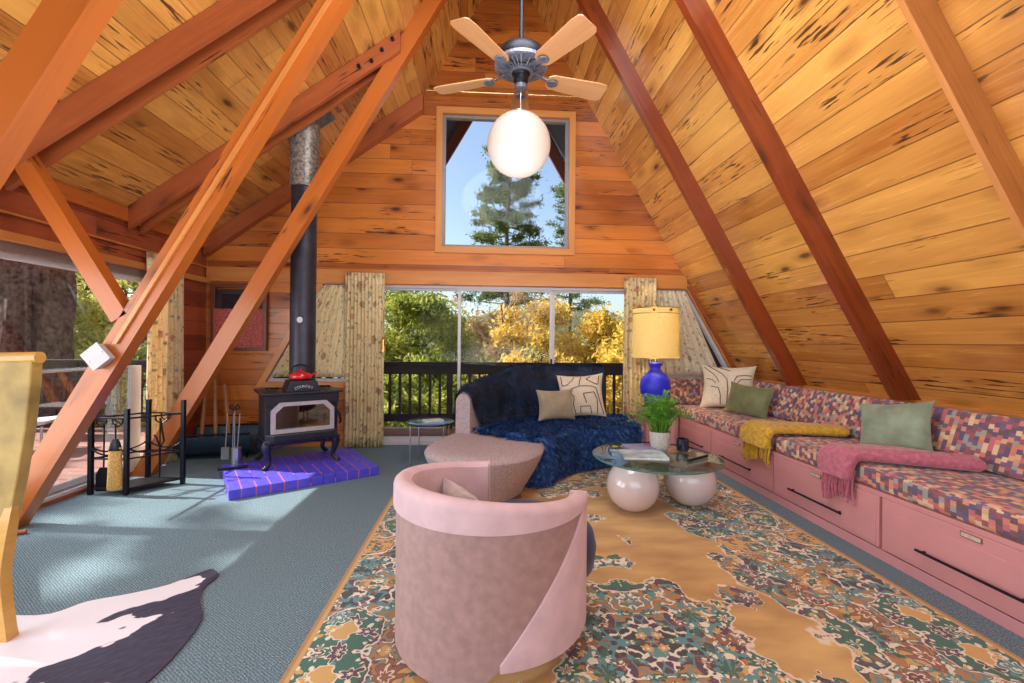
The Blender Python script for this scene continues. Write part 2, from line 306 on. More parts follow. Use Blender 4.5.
    in_b = t.mix(t.step(a.outputs[0], .36, .3), gold_c, t.ramp(ca.outputs[1], [(0, plum), (.3, rust), (.5, teal), (.75, crm)], 'CONSTANT'))
    cb = t.n('ShaderNodeSeparateColor', {0: b.outputs[1]}).outputs[0]
    f3, c3 = flower(11., 6., 5.1, .5)
    for nm_ in (0, 1):
        src = inner if nm_ == 0 else in_b
        src = t.mix(t.step(f3, .42, .405), src, crm if nm_ == 0 else plum)
        src = t.mix(t.step(f3, .36, .345), src, t.ramp(c3.outputs[0], [(0, goldc), (.35, rust), (.55, teal2), (.75, plum)] if nm_ == 0 else [(0, teal), (.35, crm), (.6, rust), (.8, teal2)], 'CONSTANT'))
        src = t.mix(t.step(f3, .17, .155), src, crm)
        if nm_ == 0: inner = src
        else: in_b = src
    inner = t.mix(t.m('GREATER_THAN', cb, .45), inner, in_b)
    orn = t.mix(t.step(db, .37, .362), orn, crm); orn = t.mix(t.step(db, .35, .344), orn, plum); orn = t.mix(t.step(db, .332, .326), orn, inner)
    orn = t.mix(t.step(db, .15, .145), orn, crm); orn = t.mix(t.step(db, .135, .13), orn, goldc)
    # zones
    e = t.m('MINIMUM', t.m('SUBTRACT', hx, ax), t.m('SUBTRACT', hy, ay))
    sc = t.m('MULTIPLY', t.m('SINE', t.m('MULTIPLY', t.m('ADD', ax, ay), 9.)), .09)
    ee = t.m('ADD', t.m('ADD', e, sc), t.m('MULTIPLY', t.m('SUBTRACT', t.noise(P, 6., 2.), .5), .35))
    border = t.step(ee, .778, .772)
    r = t.m('SQRT', t.m('ADD', t.m('POWER', t.m('MULTIPLY', ax, 1.15), 2.), t.m('POWER', t.m('MULTIPLY', ay, 1.), 2.)))
    th = t.m('ARCTAN2', ay, ax); r = t.m('ADD', r, t.m('MULTIPLY', t.m('SINE', t.m('MULTIPLY', th, 10.)), .06)); r = t.m('ADD', r, t.m('MULTIPLY', t.m('SUBTRACT', t.noise(P, 9., 2.), .5), .2))
    med = t.step(r, .525, .518)
    sp = t.n('ShaderNodeTexVoronoi', {'Vector': Q, 'Scale': 3.0}, feature='F1'); spd = t.m('ADD', sp.outputs[0], t.m('MULTIPLY', t.m('SUBTRACT', t.noise(P, 16., 2.), .5), .42))
    spray = t.step(spd, .27, .263)
    mask = t.m('MAXIMUM', t.m('MAXIMUM', border, med), spray)
    outl = t.m('MAXIMUM', t.m('MAXIMUM', t.step(ee, .795, .788), t.step(r, .54, .533)), t.step(spd, .285, .278))
    col = t.mix(t.m('MULTIPLY', outl, .8), gold, crm); col = t.mix(mask, col, orn)
    col = t.mix(t.step(e, .04, .035), col, lin(206, 158, 84)); col = t.mix(t.step(e, .02, .015), col, lin(176, 124, 60))
    n = t.noise(t.xyz(u, v), 300., 2.); col = t.mix(.12, col, t.ramp(n, [(.3, (.02, .02, .02)), (.7, (.9, .9, .9))]))
    t.out(col, .92, bump=n, bstr=.3, bdist=.004, spec=.15, sheen=.2); return m
def mk_hearth():
    m = mat('violet_painted_brick_pad'); t = NT(m); _, u, v = t.uv()
    n = t.noise(t.xyz(u, v), 12., 3.)
    col = t.ramp(n, [(.3, lin(72, 64, 206)), (.7, lin(92, 82, 226))])
    a = t.m('DIVIDE', u, .106); fa = t.m('ABSOLUTE', t.m('SUBTRACT', t.m('FRACT', a), .5))
    wid = t.m('ADD', .45, t.m('MULTIPLY', t.noise(t.xyz(t.m('MULTIPLY', u, 9.), t.m('MULTIPLY', v, 9.)), 1., 2.), .03))
    l = t.m('GREATER_THAN', fa, wid)
    b = t.m('DIVIDE', v, .235); fb = t.m('ABSOLUTE', t.m('SUBTRACT', t.m('FRACT', t.m('ADD', b, t.m('MULTIPLY', t.m('MODULO', t.m('FLOOR', t.m('ADD', a, .5)), 2.), .5))), .5))
    l2 = t.m('MULTIPLY', t.m('GREATER_THAN', t.noise(t.xyz(u, v), 3.5, 1.), .42), l)
    col = t.mix(l, col, lin(70, 50, 120)); col = t.mix(t.m('MULTIPLY', l2, .9), col, lin(214, 108, 100))
    t.out(col, .5, bump=t.m('SUBTRACT', 1., l), bstr=.5, bdist=.004); return m
M['hearth'] = mk_hearth()
def mk_galv():
    m = mat('mottled_galvanised_pipe'); t = NT(m); o = t.obj()
    d = t.noise(o, 34., 3.); t.out(t.ramp(d, [(.35, lin(92, 92, 96)), (.5, lin(140, 134, 126)), (.65, lin(176, 164, 146))]), .45, .45); return m
M['galv'] = mk_galv()
M['flash'] = plain('blue_grey_flashing', (112, 134, 146), .5, .4, nscale=20, namp=.25)
def mk_gold():
    m = mat('mustard_gold_velvet'); t = NT(m); o = t.obj(); n = t.noise(o, 7., 4.)
    t.out(t.ramp(n, [(.3, lin(138, 108, 36)), (.7, lin(196, 162, 78))]), .6, sheen=.4); return m
M['goldvelvet'] = mk_gold()
def leafmat(name, stops, tr=.35):
    m = mat(name); t = NT(m); o = t.obj(); n = t.noise(o, 1.1, 3.); w = t.noise(o, 14., 1.)
    f = t.m('ADD', t.m('MULTIPLY', n, .6), t.m('MULTIPLY', w, .4))
    t.out(t.ramp(f, stops), .75, trans=tr, spec=.2); return m
M['pine'] = leafmat('pine_needles', [(.35, lin(60, 76, 44)), (.5, lin(104, 118, 60)), (.65, lin(160, 160, 90))])
M['green'] = leafmat('green_autumn_leaves', [(.35, lin(84, 102, 44)), (.5, lin(150, 160, 66)), (.65, lin(204, 196, 96))])
M['yellow'] = leafmat('yellow_autumn_leaves', [(.35, lin(150, 128, 46)), (.5, lin(222, 186, 74)), (.65, lin(248, 222, 130))])
M['brown'] = leafmat('brown_autumn_leaves', [(.35, lin(120, 96, 66)), (.5, lin(186, 152, 96)), (.65, lin(220, 190, 140))])
M['lime'] = leafmat('sunlit_yellow_green_leaves', [(.35, lin(130, 134, 60)), (.5, lin(196, 194, 100)), (.65, lin(240, 230, 150))])
M['fern'] = leafmat('fresh_fern_leaves', [(.35, lin(62, 118, 40)), (.5, lin(112, 172, 62)), (.65, lin(168, 206, 100))], .25)
def furmat():
    m = mat('shaggy_blue_fur'); t = NT(m); o = t.obj(); n = t.noise(o, 26., 3.)
    t.out(t.ramp(n, [(.3, lin(12, 42, 96)), (.55, lin(26, 76, 146)), (.75, lin(96, 150, 206))]), .7); return m
M['fur'] = furmat()

# ------------------------------------------------------------------ mesh helpers
MATW = {}
def wmat(o):
    return MATW.get(o.name, Matrix.Identity(4)) if o is not None else Matrix.Identity(4)
class MB:
    def __init__(s): s.v = []; s.f = []; s.uv = []
    def add(s, vs, fs, uvs=None):
        o = len(s.v); s.v += [tuple(p) for p in vs]
        for i, f in enumerate(fs):
            s.f.append(tuple(o + k for k in f)); s.uv.append(uvs[i] if uvs else None)
        return s
    def box(s, x0, x1, y0, y1, z0, z1):
        c = [(x, y, z) for z in (z0, z1) for x, y in ((x0, y0), (x1, y0), (x1, y1), (x0, y1))]
        return s.add(c, [(3, 2, 1, 0), (4, 5, 6, 7), (0, 1, 5, 4), (1, 2, 6, 5), (2, 3, 7, 6), (3, 0, 4, 7)])
    def beam(s, p0, p1, w, t, off=None):
        """w, t: full vectors of the section; p0/p1 = one corner line"""
        p0, p1, w, t = Vector(p0), Vector(p1), Vector(w), Vector(t); L = (p1 - p0).length
        c = [p0, p0 + w, p0 + w + t, p0 + t, p1, p1 + w, p1 + w + t, p1 + t]; a, b = w.length, t.length
        o = random.random() * 20 if off is None else off; per = [0, a, a + b, 2 * a + b, 2 * a + 2 * b]
        fs, uvs = [], []
        for i in range(4):
            j = (i + 1) % 4; fs.append((i, i + 4, j + 4, j)); uvs.append([(o, per[i]), (o + L, per[i]), (o + L, per[i + 1]), (o, per[i + 1])])
        fs += [(0, 1, 2, 3), (7, 6, 5, 4)]; uvs += [[(0, 0), (a * .2, 0), (a * .2, b), (0, b)]] * 2
        return s.add(c, fs, uvs)
    def tube(s, pts, r, seg=8, cap=True):
        pts = [Vector(p) for p in pts]; n = len(pts); rs = r if isinstance(r, (list, tuple)) else [r] * n
        vs = []; prev = None
        for i, p in enumerate(pts):
            d = (pts[min(i + 1, n - 1)] - pts[max(i - 1, 0)]).normalized()
            if prev is None:
                a = d.orthogonal().normalized()
            else:
                a = (prev - d * prev.dot(d)); a = a.normalized() if a.length > 1e-6 else d.orthogonal().normalized()
            prev = a; b = d.cross(a)
            for k in range(seg):
                th = 2 * pi * k / seg; vs.append(p + (a * cos(th) + b * sin(th)) * rs[i])
        fs = []
        for i in range(n - 1):
            for k in range(seg):
                k2 = (k + 1) % seg; fs.append((i * seg + k, i * seg + k2, (i + 1) * seg + k2, (i + 1) * seg + k))
        if cap: fs.append(tuple(range(seg - 1, -1, -1))); fs.append(tuple((n - 1) * seg + k for k in range(seg)))
        return s.add(vs, fs)
    def lathe(s, prof, c=(0, 0, 0), seg=32, cap=True, sx=1., sy=1.):
        vs = [(c[0] + r * cos(2 * pi * k / seg) * sx, c[1] + r * sin(2 * pi * k / seg) * sy, c[2] + z) for r, z in prof for k in range(seg)]
        fs = []; n = len(prof)
        for i in range(n - 1):
            for k in range(seg):
                k2 = (k + 1) % seg; fs.append((i * seg + k, i * seg + k2, (i + 1) * seg + k2, (i + 1) * seg + k))
        if cap: fs.append(tuple(range(seg - 1, -1, -1))); fs.append(tuple((n - 1) * seg + k for k in range(seg)))
        return s.add(vs, fs)
    def prism(s, poly, ax, a0, a1):
        """poly 2d points extruded along axis ax from a0 to a1"""
        def P(p, a): return (a, p[0], p[1]) if ax == 0 else ((p[0], a, p[1]) if ax == 1 else (p[0], p[1], a))
        n = len(poly); vs = [P(p, a0) for p in poly] + [P(p, a1) for p in poly]
        fs = [tuple(range(n)), tuple(range(2 * n - 1, n - 1, -1))] + [(i, i + n, (i + 1) % n + n, (i + 1) % n) for i in range(n)]
        return s.add(vs, fs)
    def grid(s, P, closed=False, cap=False, uvs=None):
        """P[i][j] points"""
        ni, nj = len(P), len(P[0]); vs = [p for row in P for p in row]; fs = []; us = [] if uvs else None
        for i in range(ni - 1):
            for j in range(nj if closed else nj - 1):
                j2 = (j + 1) % nj; fs.append((i * nj + j, i * nj + j2, (i + 1) * nj + j2, (i + 1) * nj + j))
                if uvs: us.append([uvs[i][j], uvs[i][j2], uvs[i + 1][j2], uvs[i + 1][j]])
        if cap:
            fs.append(tuple(range(nj - 1, -1, -1))); fs.append(tuple((ni - 1) * nj + k for k in range(nj)))
            if uvs: us += [None, None]
        return s.add(vs, fs, us)
    def build(s, name, m, parent=None, w=False, smooth=False, uvscale=1., bevel=0., uvrot=False, bseg=2):
        me = bpy.data.meshes.new(name); vs = s.v
        if w and parent is not None:
            inv = wmat(parent).inverted(); vs = [tuple(inv @ Vector(p)) for p in vs]
        me.from_pydata(vs, [], s.f); 
        bm = bmesh.new(); bm.from_mesh(me); ul = bm.loops.layers.uv.new('UVMap'); bm.faces.ensure_lookup_table()
        has = any(u is not None for u in s.uv)
        if has:
            for f, u in zip(bm.faces, s.uv):
                if u is not None:
                    for l, c in zip(f.loops, u): l[ul].uv = c
                else:
                    for l in f.loops: l[ul].uv = (l.vert.co.x, l.vert.co.y)
        bmesh.ops.recalc_face_normals(bm, faces=bm.faces)
        if bevel: bmesh.ops.bevel(bm, geom=list(bm.edges), offset=bevel, segments=bseg, profile=.6, affect='EDGES', clamp_overlap=True)
        if not has:
            for f in bm.faces:
                n = f.normal; a = max(range(3), key=lambda k: abs(n[k]))
                i, j = ((1, 2), (0, 2), (0, 1))[a]
                if uvrot: i, j = j, i
                for l in f.loops: l[ul].uv = (l.vert.co[i] * uvscale, l.vert.co[j] * uvscale)
        if smooth:
            for f in bm.faces: f.smooth = True
        bm.to_mesh(me); bm.free()
        if smooth: me.set_sharp_from_angle(angle=radians(42))
        me.materials.append(M[m] if isinstance(m, str) else m)
        o = bpy.data.objects.new(name, me); COL.objects.link(o)
        if parent is not None: o.parent = parent; MATW[o.name] = wmat(parent)
        return o
def tag(o, label=None, cat=None, group=None, kind=None):
    if label: o['label'] = label
    if cat: o['category'] = cat
    if group: o['group'] = group
    if kind: o['kind'] = kind
    return o
def thing(name, label, cat, loc=(0, 0, 0), rot=(0, 0, 0), group=None):
    o = bpy.data.objects.new(name, None); COL.objects.link(o); o.empty_display_size = .1
    if not isinstance(rot, (tuple, list)): rot = (0, 0, rot)
    o.location = loc; o.rotation_euler = rot
    MATW[o.name] = Matrix.Translation(loc) @ Euler(rot).to_matrix().to_4x4()
    return tag(o, label, cat, group)
def struct(o): o['kind'] = 'structure'; return o
def spline(pts, n, closed=False):
    P = [Vector(p) for p in pts]; m = len(P); out = []; segs = m if closed else m - 1
    for i in range(n):
        t = i / n * segs if closed else i / (n - 1) * segs
        k = min(int(t), segs - 1); f = t - k
        g = (lambda q: P[q % m]) if closed else (lambda q: P[max(0, min(m - 1, q))])
        a, b, c, d = g(k - 1), g(k), g(k + 1), g(k + 2)
        out.append(.5 * ((2 * b) + (c - a) * f + (2 * a - 5 * b + 4 * c - d) * f * f + (3 * b - a - 3 * c + d) * f ** 3))
    return out
def normals2(pts, closed):
    n = len(pts); out = []
    for i in range(n):
        a = pts[(i - 1) % n] if closed else pts[max(i - 1, 0)]; b = pts[(i + 1) % n] if closed else pts[min(i + 1, n - 1)]
        d = (b - a); d = Vector((d.x, d.y)).normalized(); out.append(Vector((d.y, -d.x)))
    return out
def loft_outline(mb, outline, prof):
    """closed ccw outline (Vector xy), prof = [(z, inset)]"""
    nr = normals2(outline, True); rows = []
    for z, ins in prof:
        rows.append([(p.x - q.x * ins, p.y - q.y * ins, z(p) if callable(z) else z) for p, q in zip(outline, nr)])
    mb.grid(rows, closed=True, cap=True); return mb
def sweep_wall(mb, path, z0, z1, th, r=.04, closed=False, nr=None, flare=0.):
    """wall following path; th offset to the outward side; z0,z1 callables of s"""
    nr = nr or normals2(path, False); n = len(path); rows = []
    for i, (p, q) in enumerate(zip(path, nr)):
        s = i / (n - 1); a, b = z0(s), z1(s); prof = [(0, a), (0, b - r)]
        for k in range(1, 6):
            an = pi * k / 6; prof.append((th / 2 - th / 2 * cos(an), b - r + r * sin(an)))
        prof += [(th, b - r), (th, a)]
        rows.append([(p.x + q.x * o, p.y + q.y * o, z) for o, z in prof])
    mb.grid(rows, closed=True, cap=True); return mb
def rbox(x0, x1, y0, y1, z0, z1): return MB().box(x0, x1, y0, y1, z0, z1)
def pillow_mb(w, h, t, n=20, pinch=.12, seed=0):
    mb = MB(); rows = {1: [], -1: []}; rr = random.Random(seed); ph = [rr.random() * 6 for _ in range(4)]
    def pt(i, j, sg):
        u = -1 + 2 * i / n; v = -1 + 2 * j / n
        x = u * w / 2 * (1 - pinch * (1 - v * v) * abs(u) ** 3) * 1.; y = v * h / 2 * (1 - pinch * (1 - u * u) * abs(v) ** 3)
        d = max(0, (1 - u * u) * (1 - v * v)) ** .42 * t / 2
        d *= 1 + .1 * sin(4 * u + ph[0]) * sin(3.3 * v + ph[1]) + .05 * sin(9 * u + 5 * v + ph[2])
        return (x, sg * d, y)
    for sg in (1, -1): mb.grid([[pt(i, j, sg) for j in range(n + 1)] for i in range(n + 1)])
    mb.pt = lambda u, v, sg=-1, lift=.004: (lambda p: (p[0], p[1] + sg * lift, p[2]))(pt((u + 1) / 2 * n, (v + 1) / 2 * n, sg))
    return mb
def np_mesh(name, V, F, m, parent=None):
    me = bpy.data.meshes.new(name); V = np.asarray(V, np.float32).reshape(-1, 3); F = np.asarray(F, np.int32); k = F.shape[1]
    me.vertices.add(len(V)); me.vertices.foreach_set('co', V.ravel()); me.loops.add(F.size); me.loops.foreach_set('vertex_index', F.ravel())
    me.polygons.add(len(F)); me.polygons.foreach_set('loop_start', np.arange(0, F.size, k, dtype=np.int32)); me.polygons.foreach_set('loop_total', np.full(len(F), k, np.int32))
    me.update(calc_edges=True); me.validate(); me.materials.append(M[m]); o = bpy.data.objects.new(name, me); COL.objects.link(o)
    if parent is not None: o.parent = parent
    return o
def leaves(name, clumps, n, size, m, parent=None, squash=.7, needle=1.):
    """clumps: (x,y,z,r); leaf quads scattered through them, local coordinates"""
    C = np.array(clumps, float); pr = C[:, 3] ** 2; pr /= pr.sum(); idx = rng.choice(len(C), n, p=pr)
    d = rng.normal(size=(n, 3)); d /= np.linalg.norm(d, axis=1)[:, None]; rad = C[idx, 3] * np.minimum(1.7, np.abs(rng.normal(size=n)) * .55 + .25 * rng.random(n))
    P = C[idx, :3] + d * rad[:, None] * np.array([1, 1, squash])
    a = rng.normal(size=(n, 3)); a /= np.linalg.norm(a, axis=1)[:, None]; b = np.cross(a, rng.normal(size=(n, 3))); b /= np.linalg.norm(b, axis=1)[:, None]
    sz = size * (.6 + .8 * rng.random(n))[:, None]; a = a * sz * needle; b = b * sz * .6 / needle
    V = np.stack([P - a, P + b, P + a, P - b], 1).reshape(-1, 3); F = np.arange(4 * n).reshape(-1, 4)
    return np_mesh(name, V, F, m, parent)
K3 = sqrt(3)
RX, LX, RIDX, RIDZ = 3.86, -3.36, .25, 6.253
DZ = lambda x: 2.54 + .72 * (x + 3.4)        # underside of the dormer boards
YB, YF = 5.62, -2.0                          # inner faces of the back and the rear gable
JX, JZ = -.82, 4.40                          # where dormer boards meet the steep boards

# ------------------------------------------------------------------ setting
def slab(name, p0, p1, nrm, y0, y1, m, th=.1):
    """roof slab from p0 to p1 (x,z), spanning y0..y1, boards running along y"""
    p0, p1 = Vector(p0), Vector(p1); L = (p1 - p0).length; nx, nz = nrm; mb = MB(); 
    c = [(p0.x, y0, p0.y), (p0.x, y1, p0.y), (p1.x, y1, p1.y), (p1.x, y0, p1.y)]
    c2 = [(x + nx * th, y, z + nz * th) for x, y, z in c]
    q = [(y0, 0), (y1, 0), (y1, L), (y0, L)]
    mb.add(c + c2, [(0, 1, 2, 3), (7, 6, 5, 4), (0, 4, 5, 1), (1, 5, 6, 2), (2, 6, 7, 3), (3, 7, 4, 0)], [q, q[::-1]] + [[(0, 0), (.1, 0), (.1, 1), (0, 1)]] * 4)
    return struct(mb.build(name, m))
slab('ceiling_right', (RX, 0), (RIDX, RIDZ), (K3 / 2, .5), YF, YB + .02, 'roof')
slab('ceiling_left', (JX, JZ), (RIDX, RIDZ), (-K3 / 2, .5), YF, YB + .02, 'roof')
nd = Vector((-.72, 1)).normalized()
slab('ceiling_dormer', (-3.72, DZ(-3.72)), (JX, JZ), (nd.x, nd.y), YF, YB + .02, 'dormer')
fl = MB().box(-3.62, 3.95, YF, YB + .14, -.12, 0); struct(fl.build('floor', 'carpet'))
def holed_wall(name, outer, holes, y0, y1, m):
    cu = bpy.data.curves.new('tmp', 'CURVE'); cu.dimensions = '2D'; cu.fill_mode = 'BOTH'; cu.extrude = (y1 - y0) / 2
    for poly in [outer] + holes:
        sp = cu.splines.new('POLY'); sp.points.add(len(poly) - 1); sp.use_cyclic_u = True
        for q, p in zip(sp.points, poly): q.co = (p[0], p[1], 0, 1)
    o = bpy.data.objects.new('tmp', cu); COL.objects.link(o)
    me = bpy.data.meshes.new_from_object(o); bpy.data.objects.remove(o); bpy.data.curves.remove(cu)
    mb = MB(); vs = [(v.co.x, (y0 + y1) / 2 - v.co.z, v.co.y) for v in me.vertices]; mb.add(vs, [tuple(p.vertices) for p in me.polygons]); bpy.data.meshes.remove(me)
    return struct(mb.build(name, m))
gab = [(-3.5, -.1), (3.92, -.1), (RIDX, RIDZ + .08), (JX - .05, JZ + .08), (-3.5, DZ(-3.5) + .04)]
DX0, DX1 = -1.42, 2.0
LT = [(-2.70, .80), (-1.52, .80), (-1.52, 2.02), (-2.02, 2.02)]
RT = [(2.10, .86), (3.30, .86), (2.63, 2.02), (2.10, 2.02)]
UW = [(-.56, 2.52), (1.06, 2.52), (1.06, 4.21), (-.56, 4.21)]
holed_wall('wall_back', gab, [[(DX0, 0.0), (DX1, 0.0), (DX1, 2.02), (DX0, 2.02)], LT, RT, UW], YB, YB + .14, 'wall')
holed_wall('wall_rear', gab, [[(-2.2, .3), (2.7, .3), (1.9, 2.9), (-1.2, 2.9)]], YF - .12, YF, 'wall')
wl = MB().box(-3.55, -3.42, YF, YB, 2.0, 2.56); struct(wl.build('wall_left', 'siding'))
ws = MB().box(-3.55, -3.42, 4.95, YB, 0, 2.0); struct(ws.build('wall_left', 'siding'))
# plates and trims on the left
for i, (y, z0, z1, d) in enumerate(((0, 2.42, 2.545, .05), (0, 2.19, 2.205, .03), (0, 2.0, 2.06, .05))):
    struct(MB().beam((-3.42, YF, z0), (-3.42, YB, z0), (d, 0, 0), (0, 0, z1 - z0)).build('trim_%d' % (i + 1), ('beam', 'trim', 'trim')[i]))
struct(MB().beam((-3.62, YF, -.01), (-3.62, 4.95, -.01), (.22, 0, 0), (0, 0, .035)).build('trim_4', 'beam2'))
struct(MB().beam((-3.42, 4.95, 0), (-3.42, YB, 0), (.03, 0, 0), (0, 0, .1)).build('baseboard_left', 'siding'))
struct(MB().beam((-3.4, YB, 0), (-1.72, YB, 0), (0, -.02, 0), (0, 0, .1)).build('baseboard_back', 'wall'))
# header board over the sliding door, ledge below the upper window
struct(MB().beam((-3.4, YB - .045, 2.03), (2.62, YB - .045, 2.03), (0, .045, 0), (0, 0, .17)).build('trim_5', 'trim'))
struct(MB().beam((-3.4, YB - .02, 2.205), (2.5, YB - .02, 2.205), (0, .02, 0), (0, 0, .02)).build('trim_6', 'beam'))
def poly_frame(name, poly, wd, y0, y1, m, parent=None, outward=True):
    """frame boards around a polygon (x,z)"""
    c = Vector((sum(p[0] for p in poly) / len(poly), sum(p[1] for p in poly) / len(poly))); mb = MB(); n = len(poly)
    area = sum(poly[i][0] * poly[(i + 1) % n][1] - poly[(i + 1) % n][0] * poly[i][1] for i in range(n)); sg = 1 if area > 0 else -1
    def off(i, d):
        a, b, e = Vector(poly[i - 1]), Vector(poly[i]), Vector(poly[(i + 1) % n]); d1 = (b - a).normalized(); d2 = (e - b).normalized()
        n1 = Vector((d1.y, -d1.x)) * sg; n2 = Vector((d2.y, -d2.x)) * sg; k = (n1 + n2); k /= max(.25, k.length_squared / 2); return b + k * d
    for i in range(n):
        j = (i + 1) % n; a, b = Vector(poly[i]), Vector(poly[j]); a2, b2 = off(i, wd if outward else -wd), off(j, wd if outward else -wd)
        L = (b - a).length; q = [(0, 0), (L, 0), (L, wd), (0, wd)]
        vs = [(p.x, y, p.y) for y in (y0, y1) for p in (a, b, b2, a2)]
        mb.add(vs, [(0, 1, 2, 3), (7, 6, 5, 4), (0, 4, 5, 1), (1, 5, 6, 2), (2, 6, 7, 3), (3, 7, 4, 0)], [q, q[::-1], [(0, 0), (0, .05), (L, .05), (L, 0)], q, [(0, 0), (0, .05), (L, .05), (L, 0)], q])
    return mb.build(name, m, parent)
def window(name, poly, frame_m='trim', sash_m='alu', trimw=.07):
    w = struct(thing(name, None, None)); poly_frame('window_frame', poly, trimw, YB - .025, YB, frame_m, w)
    poly_frame('sash', poly, .035, YB + .03, YB + .1, sash_m if name == 'window_1' else 'white', w, outward=False)
    MB().prism(poly, 1, YB + .06, YB + .066).build('pane', 'glass', w); return w
window('window_1', UW, sash_m='alu', trimw=.08)
window('window_2', LT); window('window_3', RT)
# sliding door in the back wall
d1 = struct(thing('door_1', None, None))
f = MB(); 
for a in ((DX0, DX1, YB + .02, YB + .13, 1.99, 2.02), (DX0, DX0 + .05, YB + .02, YB + .13, 0, 1.99), (DX1 - .05, DX1, YB + .02, YB + .13, 0, 1.99), (DX0, DX1, YB + .02, YB + .13, 0, .035)): f.box(*a)
f.build('door_frame', 'white', d1)
MX1, MX2 = -.335, .87
for x0, x1, y in ((DX0 + .05, MX1 + .02, YB + .09), (MX1 - .015, MX2, YB + .05), (MX2, DX1 - .05, YB + .09)):
    p = MB(); w_ = .035
    p.box(x0, x0 + w_, y, y + .03, .035, 1.99).box(x1 - w_, x1, y, y + .03, .035, 1.99).box(x0, x1, y + .001, y + .029, .035, .09).box(x0, x1, y + .001, y + .029, 1.965, 1.99)
    sh = p.build('sliding_panel', 'white', d1); MB().box(x0 + w_, x1 - w_, y + .012, y + .018, .09, 1.965).build('pane', 'glass', sh)
MB().box(MX2 - .025, MX2 - .005, YB + .02, YB + .05, .85, 1.1).build('door_handle', 'iron', d1)
# glazed sliding door in the dormer wall
d2 = struct(thing('door_2', None, None)); f = MB()
f.box(-3.56, -3.46, YF, 4.95, 1.93, 2.0).box(-3.56, -3.46, 4.88, 4.95, .02, 1.94).box(-3.56, -3.46, YF, 4.95, .0, .05); f.build('door_frame', 'alu', d2)
ys = [YF + .02, -.6, 1.0, 3.33, 4.88]
for i in range(4):
    a, b = ys[i], ys[i + 1]; xx = -3.53 if i % 2 else -3.50; p = MB()
    for q in ((a, a + .045, .05, 1.93), (b - .045, b, .05, 1.93)): p.box(xx, xx + .028, q[0], q[1], q[2], q[3])
    p.box(xx + .001, xx + .027, a, b, .05, .10).box(xx + .001, xx + .027, a, b, 1.885, 1.93)
    sh = p.build('sliding_panel', 'white' if i == 3 else 'alu', d2); MB().box(xx + .011, xx + .017, a + .045, b - .045, .10, 1.885).build('pane', 'glass', sh)
sl = MB().beam((2.62, YB - .06, 2.06), (3.32, YB - .06, .86), (.16, 0, 0), (0, .06, 0)).build('trim_8', 'beam2'); struct(sl)
# ledge at the foot of the right roof, behind the bench
struct(MB().beam((3.31, 1.0, .86), (3.31, YB, .86), (.05, 0, 0), (0, 0, .03)).build('trim_7', 'trim'))
struct(MB().box(3.315, 3.345, 1.0, YB, 0, .86).build('wall_right', 'benchpink'))
# roof slab and barge boards outside the back gable
slab('ceiling_right', (RX + .1, -.17), (RIDX, RIDZ), (K3 / 2, .5), YB + .15, 7.5, 'soffit')
slab('ceiling_left', (-3.46, -.17), (RIDX, RIDZ), (-K3 / 2, .5), YB + .15, 7.5, 'soffit')
def rafter(side, y, t=.095, d=.17, z0=0., z1=None, m='beam', x_off=0.):
    """steep rafter against the 60 degree plane; inner depth d, near face y .. y+t"""
    z1 = RIDZ - .02 if z1 is None else z1; k = 1 if side > 0 else -1
    foot = (RX if side > 0 else LX)
    a = Vector((foot - k * z0 / K3, y, z0)); b = Vector((foot - k * z1 / K3, y, z1)); n = Vector((-k * K3 / 2, 0, -.5)) * d
    # cut level at floor/ridge by keeping the section horizontal
    h = Vector((-k * d / (K3 / 2), 0, 0))
    return MB().beam(a, b, h, (0, t, 0))
for side, nm in ((1, 'right'), (-1, 'left')):
    o = rafter(side, 7.44, .05, .17, -.2, RIDZ - .15).build('barge_board', 'fascia'); tag(o, 'red-brown barge board outside the back gable, %s slope' % nm, 'barge board')

# ------------------------------------------------------------------ exposed timber
RL = {4.37: 'dark red rafter on the right slope nearest the back gable wall',
      3.18: 'dark red rafter on the right slope running down to the sage pillow',
      1.98: 'paler rafter at the upper right corner, the nearest on the right slope'}
for y, lab in RL.items():
    o = rafter(1, y, .07 if y > 2.5 else .03, .16 if y > 2.5 else .145, z0=.89).build('roof_rafter', 'beam_red' if y > 2.5 else 'beam_light'); tag(o, lab, 'rafter', 'rafters of the right slope')
def lraf(y, lab, d=.155):
    o = rafter(-1, y, .1, d).build('roof_rafter', 'beam'); return tag(o, lab, 'rafter', 'leaning rafters on the dormer side')
lraf(1.9, 'nearest leaning rafter, crossing the upper left corner')
RA = lraf(3.19, 'long leaning rafter with the white junction box on it')
lraf(4.40, 'leaning rafter that passes in front of the stove pipe')
def joist(y, t, x0, x1, d=.17):
    a = Vector((x0, y, DZ(x0) - .005)); b = Vector((x1, y, DZ(x1) - .005))
    return MB().beam(a, b, (0, 0, -d * 1.23), (0, t, 0))
jl = {3.15: 'nearer board of the double dormer joist at the upper left', 3.292: 'farther board of the double dormer joist at the upper left',
      4.355: 'nearer board of the bolted double joist by the stove pipe', 4.502: 'farther board of the bolted double joist by the stove pipe'}
J = {}
for y, lab in jl.items():
    J[y] = joist(y, .042, -3.37, -.86 + .0).build('dormer_joist', 'beam2'); tag(J[y], lab, 'joist', 'paired dormer joists')
o = joist(5.51, .1, -3.40, -.80).build('dormer_joist', 'beam2'); tag(o, 'dormer joist flush against the back gable above the stove', 'joist')
o = joist(1.87, .042, -3.37, -1.02).build('dormer_joist', 'beam2'); tag(o, 'dormer joist beside the nearest leaning rafter, at the left edge', 'joist')
